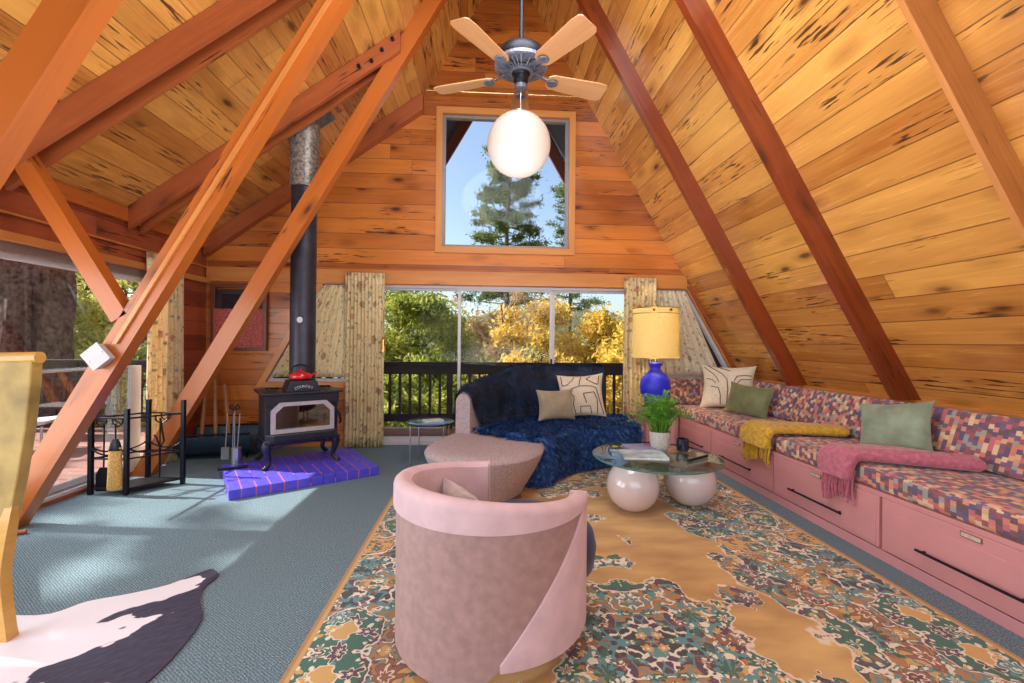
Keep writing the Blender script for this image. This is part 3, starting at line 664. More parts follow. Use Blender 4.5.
# bolts on the joists
bm_ = MB()
for k, (x, dz) in enumerate(((-.93, -.09), (-1.03, -.13), (-1.13, -.17), (-1.25, -.14))):
    b = MB().tube([(x, 4.332, DZ(x) + dz + .03), (x, 4.357, DZ(x) + dz + .03)], .018, 10).build('bolt', 'iron', J[4.355])
# knee brace
bp0, bp1 = Vector((-3.27, 3.19, 2.56)), Vector((-2.57, 3.19, 1.42)); bd = (bp1 - bp0).normalized(); bw = Vector((-bd.z, 0, bd.x)) * -.115
o = MB().beam(bp0, bp1, -bw if bw.x < 0 else bw, (0, .10, 0)).build('knee_brace', 'beam'); tag(o, 'short knee brace joining the long leaning rafter to the dormer joist', 'brace')
# junction box and conduit on the long leaning rafter
jb = thing('junction_box', 'square white junction box on the long leaning rafter', 'junction box', (-2.62, 3.165, 1.185), (0, radians(-60 + 90) * 0, 0))
MATW[jb.name] = Matrix.Translation((-2.62, 3.165, 1.185)) @ Matrix.Rotation(radians(-40), 4, 'Y'); jb.rotation_euler = (0, radians(-40), 0)
MB().box(-.06, .06, -.03, .024, -.065, .065).build('box_body', 'boxgrey', jb, bevel=.006); MB().box(-.07, .07, -.038, -.029, -.07, .07).build('cover_plate', 'boxgrey', jb, bevel=.003)
for sx in (-.05, .05): MB().tube([(sx, -.042, 0), (sx, -.036, 0)], .006, 8).build('screw', 'steel', jb)
cp = [(LX + z / K3 + .075, 3.175, z) for z in np.linspace(1.27, 4.1, 8)]
cd_ = MB(); dirv = Vector((1, 0, K3)).normalized()
cd_.beam(Vector(cp[0]) + Vector((0, -.004, 0)), Vector(cp[-1]) + Vector((0, -.004, 0)), (.03, 0, 0), (0, .018, 0))
o = cd_.build('conduit_strip', 'trim'); tag(o, 'thin pale cable conduit running up the long leaning rafter from the white box', 'conduit')

# ------------------------------------------------------------------ rug, hide, hearth
RCX, RCY, HX, HY = .735, 1.87, 1.5, 2.75
rb = MB(); P = [(-HX, -HY), (HX, -HY), (HX, HY), (-HX, HY)]
rb.add([(x, y, .0) for x, y in P] + [(x, y, .012) for x, y in P], [(3, 2, 1, 0), (4, 5, 6, 7), (0, 1, 5, 4), (1, 2, 6, 5), (2, 3, 7, 6), (3, 0, 4, 7)])
rug = rb.build('area_rug', mk_rug(HX, HY)); rug.location = (RCX, RCY, .001); tag(rug, 'large ornate gold and teal Persian style rug under the seating', 'rug')
ho = [(-1.52, 2.59), (-1.455, 2.52), (-1.455, 2.40), (-1.40, 2.28), (-1.31, 2.15), (-1.27, 2.00), (-1.26, 1.78), (-1.32, 1.55), (-1.25, 1.35), (-1.5, 1.2), (-1.95, 1.3), (-2.3, 1.2), (-2.5, 1.5), (-2.35, 1.75), (-2.5, 2.05), (-2.35, 2.2), (-2.05, 2.2), (-1.95, 2.3), (-1.80, 2.36), (-1.66, 2.44), (-1.56, 2.58)]
sp = spline([(x, y, 0) for x, y in ho], 90, True); mb = MB(); c = Vector((-1.75, 1.85, 0)); n = len(sp)
sgn = 1
outl = [Vector((p.x, p.y)) for p in sp][::-1]
rows = [[(p.x, p.y, z) for p in sp] for z in (.001, .007)]
mb.grid(rows, closed=True, cap=True, uvs=[[(p.x + 1.75, p.y - 1.85) for p in sp]] * 2)
mb.uv[-1] = [(p.x + 1.75, p.y - 1.85) for p in sp]; mb.uv[-2] = [(p.x + 1.75, p.y - 1.85) for p in sp[::-1]]
o = mb.build('cowhide_rug', 'hide'); tag(o, 'black and white cowhide rug on the carpet at the lower left', 'rug')
HA = radians(32.8)
hp = thing('hearth_pad', 'raised violet painted hearth pad with orange joints under the stove', 'hearth pad', (-1.80, 4.44, 0), HA)
MB().box(-.62, .62, -.47, .47, 0, .082).build('pad_top', 'hearth', hp, bevel=.006)

# ------------------------------------------------------------------ stove
SV = (-1.915, 4.66, .082)
st = thing('wood_stove', 'cast iron wood stove with arched glass door on curved legs', 'stove', SV, HA)
b = MB().box(-.33, .33, -.24, .24, .27, .70); b.build('body', 'stove', st, bevel=.012)
MB().box(-.37, .37, -.29, .27, .70, .725).build('top_plate', 'stove', st, bevel=.01)
tb = MB().prism([(-.155, .725), (.155, .725), (.12, .83), (-.12, .83)], 1, -.27, .02); tb.build('top_hood', 'stove', st, bevel=.006)
MB().box(-.34, .34, -.30, .25, .245, .272).build('base_plate', 'stove', st, bevel=.008)
MB().box(-.335, .335, -.262, -.238, .60, .70).build('front_lintel', 'stove', st, bevel=.006)
# bowed ash lip
MB().prism([(-.33, -.24), (.33, -.24), (.27, -.33), (-.27, -.33)], 2, .27, .33).build('ash_lip', 'stove', st, bevel=.008)
def oct_(w, z0, z1, c): return [(-w, z0), (w, z0), (w, z1 - c), (w - c, z1), (-w + c, z1), (-w, z1 - c)]
def octframe(wo, zo0, zo1, co, wi, zi0, zi1, ci, y0, y1):
    A, B = oct_(wo, zo0, zo1, co), oct_(wi, zi0, zi1, ci); mb = MB(); n = 6
    for i in range(n):
        j = (i + 1) % n; vs = [(p[0], y, p[1]) for y in (y0, y1) for p in (A[i], A[j], B[j], B[i])]
        mb.add(vs, [(0, 1, 2, 3), (7, 6, 5, 4), (0, 4, 5, 1), (1, 5, 6, 2), (2, 6, 7, 3), (3, 7, 4, 0)])
    return mb
dr = octframe(.285, .335, .63, .075, .245, .375, .595, .065, -.28, -.245).build('door', 'stovetrim', st)
MB().prism(oct_(.245, .375, .595, .065), 1, -.266, -.262).build('door_glass', 'fireglass', dr)
MB().prism(oct_(.245, .375, .595, .065), 1, -.2445, -.2415).build('firebox_back', 'canopy_glass', st)
MB().tube([(.29, -.30, .56), (.315, -.33, .50), (.335, -.33, .42), (.33, -.30, .39)], [.012, .013, .012, .01]).build('handle', 'iron', dr)
for sx, sy in ((-1, -1), (1, -1), (-1, 1), (1, 1)):
    lp = [(sx * .27, sy * .2, .26), (sx * .315, sy * .235, .21), (sx * .30, sy * .225, .12), (sx * .29, sy * .22, .06), (sx * .325, sy * .25, .012), (sx * .335, sy * .26, .0)]
    MB().tube([tuple(v) for v in spline(lp, 14)], [.045, .05, .048, .04, .034, .03, .026, .024, .022, .022, .024, .026, .028, .028], 10).build('leg', 'stove', st, smooth=True)
MB().tube([(-.28, -.255, .21), (-.1, -.262, .235), (.1, -.262, .235), (.28, -.255, .21)], .014).build('apron', 'stove', st)
# raised lettering-like ornament is a word on the hood
wv, wf = [], []
for k, ch in enumerate('COUNTRY'):
    tc = bpy.data.curves.new('t', 'FONT'); tc.body = ch; tc.size = .036; tc.extrude = .0015; tc.align_x = 'CENTER'
    to = bpy.data.objects.new('t', tc); COL.objects.link(to); me = bpy.data.meshes.new_from_object(to); bpy.data.objects.remove(to)
    x = (k - 3) * .024; zz = .006 - 3.2 * x * x; an = -18 * x * .6
    R = Matrix.Translation((x, -.2725, .76 + zz)) @ Matrix.Rotation(-an * .1, 4, 'Y') @ Matrix.Rotation(radians(90), 4, 'X')
    o0 = len(wv); wv += [tuple(R @ v.co) for v in me.vertices]; wf += [tuple(o0 + q for q in p.vertices) for p in me.polygons]; bpy.data.meshes.remove(me)
MB().add(wv, wf).build('raised_word', 'stovetrim', st)
# trivets lying on the stove
for x, lab in ((-.245, 'small dark scrolled iron trivet on the left of the stove top'), (.245, 'small dark scrolled iron trivet on the right of the stove top')):
    w = Matrix.Translation(SV) @ Matrix.Rotation(HA, 4, 'Z') @ Vector((x, -.03, .728)); t = MB()
    for k in range(5):
        an = 2 * pi * k / 5; t.tube([(cos(an + a) * .03 + cos(an) * .035, sin(an + a) * .03 + sin(an) * .035, .02) for a in np.linspace(0, 2 * pi, 10)], .006, 6)
    for k in range(4): t.tube([(cos(k * pi / 2) * .045, sin(k * pi / 2) * .045, .003), (cos(k * pi / 2) * .045, sin(k * pi / 2) * .045, .02)], .006, 6)
    o = t.build('iron_trivet', 'iron'); o.location = w; tag(o, lab, 'trivet', 'trivets on the stove')
# kettle
KP = Matrix.Translation(SV) @ Matrix.Rotation(HA, 4, 'Z') @ Vector((-.0, -.10, .832))
kt = thing('kettle', 'red enamel kettle with black handle on the stove', 'kettle', KP, HA * .3)
MB().lathe([(.07, 0), (.098, .012), (.104, .03), (.098, .055), (.07, .075), (.04, .08)], seg=36).build('kettle_body', 'red', kt, smooth=True)
MB().lathe([(.042, .078), (.03, .088), (.008, .092), (.012, .10), (.012, .108), (.004, .112)], seg=20).build('lid', 'red', kt, smooth=True)
MB().tube([(.09, 0, .035), (.13, 0, .055), (.15, 0, .08)], [.018, .013, .009]).build('spout', 'red', kt, smooth=True)
MB().tube([tuple(v) for v in spline([(-.085, 0, .06), (-.08, 0, .12), (0, 0, .15), (.08, 0, .12), (.085, 0, .06)], 16)], .007).build('handle', 'iron', kt, smooth=True)
# pipe
pc = Matrix.Translation(SV) @ Matrix.Rotation(HA, 4, 'Z') @ Vector((.03, .12, 0)); PXc, PYc = -1.905, 4.73
pp = thing('stove_pipe', 'tall dark stove pipe rising from the stove through the ceiling', 'stove pipe', (PXc, PYc, .80))
MB().lathe([(.125, 0), (.125, 2.12)], seg=36).build('lower_pipe', 'pipe', pp, smooth=True)
MB().lathe([(.128, .995), (.128, 1.005)], seg=36).build('pipe_joint', 'pipe', pp, smooth=True)
MB().lathe([(.143, 2.10), (.143, 2.78)], seg=36).build('insulated_pipe', 'galv', pp, smooth=True)
MB().tube([(0.02, -.131, .72), (0.02, -.124, .72)], .03, 20).build('damper_dial', 'steel', pp)
fz = DZ(PXc); fv = MB(); th = atan2(.72, 1)
c8 = [Vector((cos(th) * x, y, sin(th) * x)) for x, y in ((-.27, -.25), (.27, -.25), (.27, .25), (-.27, .25))]
nn = Vector((sin(th), 0, -cos(th)))
fv.add([tuple(v + nn * .012 + Vector((0, 0, fz - .8))) for v in c8] + [tuple(v + Vector((0, 0, fz - .802))) for v in c8], [(0, 1, 2, 3), (7, 6, 5, 4), (0, 4, 5, 1), (1, 5, 6, 2), (2, 6, 7, 3), (3, 7, 4, 0)])
fv.build('ceiling_flashing', 'flash', pp)

# ------------------------------------------------------------------ ceiling fan and globe
FX, FY = .25, 3.28
fan = thing('ceiling_fan', 'five-bladed ceiling fan with oak blades and a dark motor on a long rod', 'ceiling fan', (FX, FY, 3.30))
MB().tube([(0, 0, .16), (0, 0, RIDZ - 3.34)], .016, 12).build('downrod', 'iron', fan, smooth=True)
MB().lathe([(.02, RIDZ - 3.47), (.06, RIDZ - 3.42), (.07, RIDZ - 3.36)], seg=24).build('ceiling_canopy', 'iron', fan, smooth=True)
MB().lathe([(.03, .23), (.10, .215), (.175, .17), (.20, .11), (.195, .08), (.14, .06)], seg=40).build('motor_housing', 'iron', fan, smooth=True)
vent = MB()
for k in range(30):
    a = 2 * pi * k / 30
    if k % 6 != 5: vent.beam((cos(a) * .085, sin(a) * .085, .025), (cos(a) * .185, sin(a) * .185, .066), (-sin(a) * .009, cos(a) * .009, 0), (0, 0, .012))
vent.lathe([(.182, .058), (.198, .063), (.198, .085), (.182, .085)], seg=40); vent.lathe([(.075, .015), (.09, .02), (.09, .045), (.075, .05)], seg=30)
vent.build('vent_ring', 'pewter', fan)
MB().lathe([(.0, -.07), (.03, -.068), (.05, -.05), (.055, -.03), (.055, .0), (.075, .02), (.08, .06)], seg=30).build('switch_housing', 'iron', fan, smooth=True)
MB().lathe([(.03, -.10), (.045, -.095), (.05, -.07), (.045, -.065)], seg=24).build('fitter_cap', 'pewter', fan, smooth=True)
for k, an in enumerate((-129, -57, 15, 87, 159)):
    a = radians(an); dx, dy = cos(a), sin(a); tl = .05
    def q(r, w, z=0.): return (dx * r - dy * w, dy * r + dx * w, z - w * .22)
    out = [(.205, .0), (.215, .045), (.25, .065), (.62, .085), (.68, .08), (.70, .06), (.70, -.06), (.68, -.08), (.62, -.085), (.25, -.065), (.215, -.045)]
    B = MB(); n = len(out); fs = [tuple(range(n)), tuple(range(2 * n - 1, n - 1, -1))] + [(i, i + n, (i + 1) % n + n, (i + 1) % n) for i in range(n)]
    uv = [(r, w + k) for r, w in out]
    B.add([q(r, w, .0) for r, w in out] + [q(r, w, .008) for r, w in out], fs, [uv, uv[::-1]] + [[uv[i], uv[i], uv[(i + 1) % n], uv[(i + 1) % n]] for i in range(n)])
    bl = B.build('blade', 'blade', fan)
    I = MB(); I.beam(q(.09, -.012, .045), q(.23, -.012, -.006), Vector(q(0, .024)) , (0, 0, .008))
    I.lathe([(.0, -.012), (.04, -.012), (.044, -.006), (.04, -.001)], c=q(.255, 0, 0), seg=16); I.build('blade_iron', 'pewter', bl)
MB().tube([(0.0, 0, -.10), (0.0, 0, -.27)], .004, 6).build('hanging_chain', 'steel', fan)
gl = thing('globe_light', 'large opal glass globe light hanging under the fan', 'light', (.238, FY, 2.785))
R_ = .236; MB().lathe([(R_ * sin(pi * k / 28) + .0005, -R_ * cos(pi * k / 28)) for k in range(29)], seg=48).build('globe', 'globe', gl, smooth=True)
MB().lathe([(.05, R_ - .012), (.05, R_ + .012), (.02, R_ + .025)], seg=24).build('cap', 'steel', gl, smooth=True)
# curtain rod over the upper window
ro = MB().tube([(-.76, 5.52, 4.44), (1.24, 5.52, 4.44)], .011, 10)
for x in (-.66, .24, 1.14): ro.tube([(x, 5.52, 4.44), (x, YB, 4.44)], .008, 8); ro.tube([(x, 5.52, 4.44), (x, 5.52, 4.38)], .006, 8)
o = ro.build('curtain_rod', 'brass', smooth=True); tag(o, 'thin brass curtain rod above the upper gable window', 'curtain rod')

# ------------------------------------------------------------------ curtains
def curtain(name, mp, top, bot, u0, u1, label, n=90, waves=8, amp=.03, m='curtain', left=None, right=None, gather=0., group=None, rows=14):
    """mp(u, depth, z) -> xyz ; left/right(z) override the side edges"""
    P, U = [], []
    for i in range(rows + 1):
        z = top + (bot - top) * i / rows; row = []; ur = []
        a = left(z) if left else u0; b = right(z) if right else u1
        for j in range(n + 1):
            f = j / n; u = a + (b - a) * f; ph = f * waves * 2 * pi + .4 * sin(z * 2 + f * 5)
            d = amp * (.75 + .25 * sin(3 * f + z)) * sin(ph) + .008 * sin(ph * 2.3 + z * 2)
            row.append(mp(u, d, z)); ur.append((f * (u1 - u0) * 1.6, z))
        P.append(row); U.append(ur)
    mb = MB().grid(P, uvs=U); P2 = [[(x, y, z) for x, y, z in r] for r in P]
    o = mb.build(name, m, smooth=False)
    for p in o.data.polygons: p.use_smooth = True
    md = o.modifiers.new('thick', 'SOLIDIFY'); md.thickness = .003
    return tag(o, label, 'curtain', group)
back = lambda u, d, z: (u, 5.50 + d, z)
curtain('curtain', back, 2.15, .01, -1.71, -1.24, 'floor-length gold floral curtain hanging between the stove and the glass door', waves=11, amp=.025)
curtain('curtain', back, 2.15, .01, 1.76, 2.18, 'gold floral curtain behind the yellow lampshade')
bk2 = lambda u, d, z: (u, 5.575 + d * .5, z)
curtain('curtain', bk2, 2.0, .86, -2.64, -1.6, 'pale floral curtain filling the slanted window behind the stove pipe', waves=9, amp=.035, m='curtain',
        left=lambda z: -2.64 + (z - .82) / (2.0 - .82) * .62, right=lambda z: -1.60)
curtain('curtain', bk2, 2.0, .9, 2.1, 3.0, 'pale floral curtain filling the slanted window right of the lamp', waves=8, amp=.03, m='curtain2',
        left=lambda z: 2.1, right=lambda z: 3.08 - (z - .9) / 1.1 * .5)
curtain('curtain', lambda u, d, z: (-3.33 + d, u, z), 2.17, .01, 4.55, 5.08, 'gold floral curtain at the far end of the left glass wall', waves=7)
pb = MB().tube([(-1.235, 5.44, 1.7), (-1.235, 5.44, 1.35)], .004, 6).tube([(-1.235, 5.44, 1.36), (-1.235, 5.44, 1.33), (-1.235, 5.44, 1.18)], [.012, .022, .028], 10)
o = pb.build('curtain_tassel', 'brass2'); tag(o, 'small hanging tassel pull at the edge of the curtain left of the glass door', 'tassel')
gs = thing('glass_screen', 'low white-edged glass screen standing against the left glass wall beside the curtain', 'screen', (-3.405, 4.2, 0))
MB().box(-.012, .012, .24, .37, .035, 1.05).build('white_stile', 'white', gs); MB().box(-.010, .010, -.70, .24, 1.035, 1.05).build('top_rail', 'white', gs)
MB().box(-.004, .004, -.70, .24, .06, 1.035).build('pane', 'glass', gs); MB().box(-.010, .010, -.70, .24, .036, .06).build('bottom_rail', 'white', gs)
# framed cabinet window on the back wall
pf = thing('framed_wall_panel', 'dark framed glass panel with rose knit textile hung on the back wall', 'wall panel', (-3.01, YB - .004, 1.59))
fr = MB()
for a in ((-.33, .33, .36, .41), (-.33, .33, -.41, -.36)): fr.box(a[0], a[1], -.05, 0, a[2], a[3])
fr.box(-.33, -.28, -.05, 0, -.36, .36).box(.28, .33, -.05, 0, -.36, .36); fr.build('frame', 'dark_trim', pf, bevel=.004)
fr = MB(); fr.box(-.27, .27, -.04, 0, .28, .34).box(-.27, -.21, -.04, 0, -.3, .3).box(.21, .27, -.04, 0, -.3, .3); fr.build('inner_frame', 'rail', pf, bevel=.003)
MB().box(-.21, .21, -.02, -.002, -.3, .3).build('pane', 'darkpane', pf)
kb = MB(); P = [[(-.29 + .58 * i / 24, -.056 - .006 * sin(i * 1.3) * sin(j * .9), -.37 + .47 * j / 16) for j in range(17)] for i in range(25)]
kb.grid(P); P2 = [[(x, y + .008, z) for x, y, z in r] for r in P]; kb.grid(P2); kb.build('knit_textile', 'pinkknit', pf, smooth=True)

# ------------------------------------------------------------------ fireside tools on the left
# log carrier with sticks
lc = thing('log_carrier', 'dark curved metal log carrier on the floor in the back left corner', 'log carrier', (-2.98, 5.22, 0), radians(12))
P = [[(x, .30 * sin(a), .27 - .25 * cos(a)) for a in np.linspace(-1.55, 1.55, 22)] for x in (-.36, .36)]
P2 = [[(x, .31 * sin(a), .27 - .26 * cos(a)) for a in np.linspace(-1.55, 1.55, 22)] for x in (-.36, .36)]
mb = MB().grid(P).grid(P2)
for x in (-.36, .36): mb.tube([(x, .305 * sin(a), .27 - .255 * cos(a)) for a in np.linspace(-1.57, 1.57, 20)], .012, 8)
mb.build('curved_body', 'carrier', lc, smooth=True)
for y in (-.305, .305): MB().tube([(-.36, y, .285), (.36, y, .285)], .012, 8).build('rim_bar', 'iron', lc)
for x in (-.3, .3):
    for y in (-1, 1): MB().tube([(x, .15 * y, .06), (x, .2 * y, .0)], .012).build('foot', 'iron', lc)
for k, (x, dx, lab) in enumerate(((-.22, -.02, 'leftmost'), (-.06, -.1, 'middle'), (.08, -.14, 'rightmost'))):
    w = Matrix.Translation((-2.98, 5.22, 0)) @ Matrix.Rotation(radians(12), 4, 'Z')
    p = [w @ Vector((x, -.02, .035)), w @ Vector((x + dx * .5, .1, .45)), w @ Vector((x + dx, .23, .90 - .06 * k))]
    p = [Vector((v.x, min(v.y, YB - .03), v.z)) for v in p]
    o = MB().tube([tuple(v) for v in spline(p, 8)], [.02, .021, .02, .022, .02, .019, .018, .016], 8).build('kindling_stick', 'pole', smooth=True)
    tag(o, '%s of the three pale sticks standing in the log carrier' % lab, 'stick', 'sticks in the log carrier')
# small tool stand by the hearth
TX, TY = -2.50, 4.58
tl = thing('fireplace_tool_stand', 'slim steel fireplace tool stand with brush and shovel beside the violet pad', 'fireplace tools', (TX, TY, 0))
MB().lathe([(.10, 0), (.10, .008), (.02, .018)], seg=24).build('base', 'iron', tl, smooth=True)
MB().tube([(0, 0, .01), (0, 0, .60)], .007).build('stem', 'steel', tl)
hb = MB(); hb.tube([(-.07, 0, .55), (.07, 0, .55)], .006); hb.tube([(0, 0, .6), (-.05, 0, .63), (-.03, 0, .66), (0, 0, .62), (.03, 0, .66), (.05, 0, .63), (0, 0, .6)], .008); hb.build('crossbar', 'iron', tl)
MB().tube([(-.06, -.02, .57), (-.07, -.03, .24)], .005).box(-.105, -.03, -.045, -.015, .12, .24).build('brush', 'steel', tl)
sh = MB().tube([(.06, -.02, .57), (.05, -.04, .22)], .005); sh.lathe([(.0, 0), (.05, .003), (.06, .012), (.05, .014), (0, .006)], c=(.045, -.06, .14), seg=16, sy=.3, sx=1.); sh.tube([(.045, -.05, .05), (.045, -.05, .24)], [.05, .045], 12)
sh.build('shovel', 'steel', tl)
MB().tube([(0.0, -.02, .57), (-.005, -.03, .10)], .005).build('poker', 'steel', tl)
fp = MB().beam((-2.50, 4.30, .084), (-2.28, 4.41, .084), (.02, -.04, 0), (0, 0, .02)); 
o = fp.build('hearth_poker_bar', 'iron', bevel=.004); tag(o, 'short dark iron bar lying on the left edge of the violet pad', 'fire iron')
# black folding wrought iron tool rack
rk = thing('fireside_tool_rack', 'black wrought iron fireside rack with three sides and arched supports', 'tool rack', (-3.02, 4.00, 0))
pA, pB, pC = Vector((-.27, -.10, 0)), Vector((.03, -.12, 0)), Vector((.30, .16, 0)); pD = Vector((-.03, .20, 0))
HR = .74
for p, h in ((pA, .70), (pB, .72), (pC, .76), (pD, .76)):
    MB().box(p.x - .016, p.x + .016, p.y - .016, p.y + .016, 0, h).build('post', 'iron', rk, bevel=.003)
def panel(a, b, hooks):
    d = b - a; mb = MB(); z = .64
    mb.tube([a + Vector((0, 0, z)), b + Vector((0, 0, z))], .008)
    for zb_ in (.30, .05): MB().tube([a + Vector((0, 0, zb_)), b + Vector((0, 0, zb_))], .008).build('crossbar', 'iron', rk)
    ar = MB(); ar.tube([a + d * ((1 - cos(t)) / 2) + Vector((0, 0, .42 - .09 * sin(t))) for t in np.linspace(0, pi, 12)], .007); ar.build('arch', 'iron', rk)
    for h in hooks:
        c = a + d * h; u = d.normalized() * .045
        mb.tube([c + u * 1. + Vector((0, 0, z)), c + u * .9 + Vector((0, 0, z - .04)), c + Vector((0, 0, z - .075)), c - u * .9 + Vector((0, 0, z - .04)), c - u + Vector((0, 0, z))], .006)
    mb.build('hook_bar', 'iron', rk)
panel(pA, pB, (.28, .74)); panel(pB, pC, (.6,)); panel(pD, pC, (.5,)); panel(pA, pD, (.5,))
MB().add([tuple(p + Vector((0, 0, z))) for z in (.045, .055) for p in (pA, pB, pC, pD)], [(3, 2, 1, 0), (4, 5, 6, 7), (0, 1, 5, 4), (1, 2, 6, 5), (2, 3, 7, 6), (3, 0, 4, 7)]).build('tray', 'iron', rk)
def hang(name, lab, p, head, z0, m='iron'):
    t = thing(name, lab, 'fireplace tool', Vector((-3.02, 4.0, 0)) + p)
    MB().tube([(0, 0, .60), (0, 0, z0)], .006, 8).build('shaft', 'iron', t)
    head(t); return t
hang('hearth_broom', 'straw hearth broom hanging in the black iron rack', pA.lerp(pB, .74) + Vector((0, -.02, 0)), lambda t: (MB().lathe([(.034, .0), (.05, -.02), (.052, -.06), (.062, -.36), (.06, -.37)], c=(0, 0, .42), seg=20, sy=.45).build('straw', 'straw', t, smooth=True), MB().lathe([(.02, .06), (.038, .03), (.052, -.03), (.05, -.035)], c=(0, 0, .41), seg=20, sy=.5).build('binding', 'iron', t, smooth=True)), .4)
hang('ash_shovel', 'flat black ash shovel hanging in the iron rack', pA.lerp(pB, .28) + Vector((0, .03, 0)), lambda t: MB().prism([(-.06, .02), (.06, .02), (.06, .16), (.03, .22), (-.03, .22), (-.06, .16)], 1, -.006, .006).build('blade', 'iron', t, bevel=.002), .2)
hang('fire_poker', 'black fire poker with a hooked tip hanging in the iron rack', pB.lerp(pC, .6) + Vector((0, -.02, 0)), lambda t: MB().tube([(0, 0, .62), (.02, 0, .5), (.035, 0, .42), (.0, 0, .36), (-.03, 0, .45), (-.05, 0, .47)], .008).tube([(0, 0, .36), (0, 0, .10)], [.01, .006]).build('hook', 'iron', t), .3)

# ------------------------------------------------------------------ armchair in mauve velvet
CXc, CYc = .035, 2.035
ch = thing('barrel_armchair', 'mauve and blush velvet barrel armchair seen from behind in the foreground', 'armchair', (CXc, CYc, 0))
TH0, TH1 = radians(-15), radians(-268)
def cpath(r, n=72, a0=TH0, a1=TH1):
    ps = [Vector((cos(a0 + (a1 - a0) * i / (n - 1)) * r, sin(a0 + (a1 - a0) * i / (n - 1)) * r, 0)) for i in range(n)]
    return ps, [Vector((p.x, p.y)).normalized() for p in ps]
def topz(s):
    return .645 + .075 * sin(pi * min(1, max(0, s * 1.05))) ** 1.2
ps, nr = cpath(.365)
zbot = lambda s: .10 if 15 + 253 * s < 86 else max(.02, .10 - (253 * s - 71) * .006)
mb = MB(); sweep_wall(mb, ps, zbot, topz, .06, .028, nr=nr); mb.build('shell', 'shell', ch, smooth=True)
# blush rolled band along the top, narrowing to the arm ends
def bandz(s):
    t = topz(s); return t - (.03 + .09 * sin(pi * min(1, s * 1.05)) ** .9)
ps2, nr2 = cpath(.362, 80)
mb = MB(); sweep_wall(mb, ps2, bandz, lambda s: topz(s) + .004, .075, .034, nr=nr2); mb.build('top_band', 'blush', ch, smooth=True)
# blush front panel of the near arm with its diagonal seam
ps3, nr3 = cpath(.424, 50, TH0, radians(-86))
def seamz(s):
    a = 15 + 71 * s
    return .605 if a < 26 else max(.112, .605 - .47 * ((a - 26) / 59.) ** 1.2)
mb = MB(); sweep_wall(mb, ps3, lambda s: .098, seamz, .012, .006, nr=nr3); mb.build('arm_panel', 'blush', ch, smooth=True)
# inner lining
ps4, nr4 = cpath(.358, 72); mb = MB(); sweep_wall(mb, ps4, lambda s: .3, lambda s: topz(s) - .012, .01, .004, nr=nr4); mb.build('inner_lining', 'blush', ch, smooth=True)
for a in (TH0, TH1):
    c = Vector((cos(a), sin(a), 0)); tq = Vector((-sin(a), cos(a), 0)) * (1 if a == TH0 else -1); e = MB()
    z1 = .648; p = c * .358 ; e.beam(Vector((p.x, p.y, .10 if a == TH0 else .02)), Vector((p.x, p.y, z1 - .0)), c * .078, tq * .012)
    e.build('arm_end', 'blush', ch, bevel=.006)
so = Vector((cos(radians(35)), sin(radians(35)))) * .205
mb = MB().lathe([(.20, .20), (.28, .21), (.335, .26), (.345, .34), (.33, .40), (.28, .435), (.15, .445), (.01, .447)], c=(so.x, so.y, 0), seg=48); mb.build('seat', 'navy', ch, smooth=True)
for a in (10, 60):
    c = Vector((cos(radians(a)), sin(radians(a)))) * .44; MB().tube([(c.x, c.y, 0), (c.x * .97, c.y * .97, .30)], [.008, .011], 10).build('leg', 'brass2', ch, smooth=True)
cw = thing('crushed_velvet_cushion', 'silvery crushed velvet cushion inside the barrel armchair', 'cushion', (CXc - .13, CYc + .06, .50), (radians(-12), radians(4), radians(112)))
pillow_mb(.46, .24, .12, seed=3).build('cushion_cover', 'silver', cw, smooth=True)

# ------------------------------------------------------------------ curved sofa
sf = thing('curved_sofa', 'curved beige sofa with a rounded chaise end in front of the glass door', 'sofa', (0, 0, 0))
OL = [(-.50, 3.72), (-.36, 3.42), (-.05, 3.28), (.26, 3.36), (.46, 3.60), (.56, 3.92), (.82, 4.28), (1.2, 4.47), (1.62, 4.55), (1.74, 4.75), (1.70, 5.1), (1.45, 5.20), (1.0, 5.20), (.55, 5.08), (.1, 4.82), (-.25, 4.45), (-.42, 4.08)]
ol = [Vector((p.x, p.y)) for p in spline([(x, y, 0) for x, y in OL], 110, True)]
mb = MB(); loft_outline(mb, ol, [(.045, .17), (.07, .16), (.14, .12), (.26, .05), (.35, .008), (.385, 0), (.41, .015), (.425, .05), (.432, .12)]); mb.build('seat_body', 'beige', sf, smooth=True)
BK = [(-.14, 4.24), (.02, 4.60), (.30, 4.92), (.68, 5.12), (1.10, 5.19), (1.42, 5.19)]
bp = spline([(x, y, 0) for x, y in BK], 50); bn = [-q if q.y < 0 else q for q in normals2(bp, False)]
bn = []
for i in range(50):
    a, b = bp[max(i - 1, 0)], bp[min(i + 1, 49)]; d = (b - a).normalized(); bn.append(Vector((-d.y, d.x)))
hz = lambda s: .80 + .22 * min(1, s / .5) ** .8
mb = MB(); sweep_wall(mb, bp, lambda s: .16, hz, .15, .07, nr=bn); mb.build('backrest', 'beige', sf, smooth=True)
for x, y in ((.30, 3.66), (-.3, 3.8), (.0, 3.55), (1.5, 4.8), (.3, 4.6)): MB().tube([(x, y, 0.012), (x, y, .06)], [.012, .02], 8).build('foot', 'steel', sf)
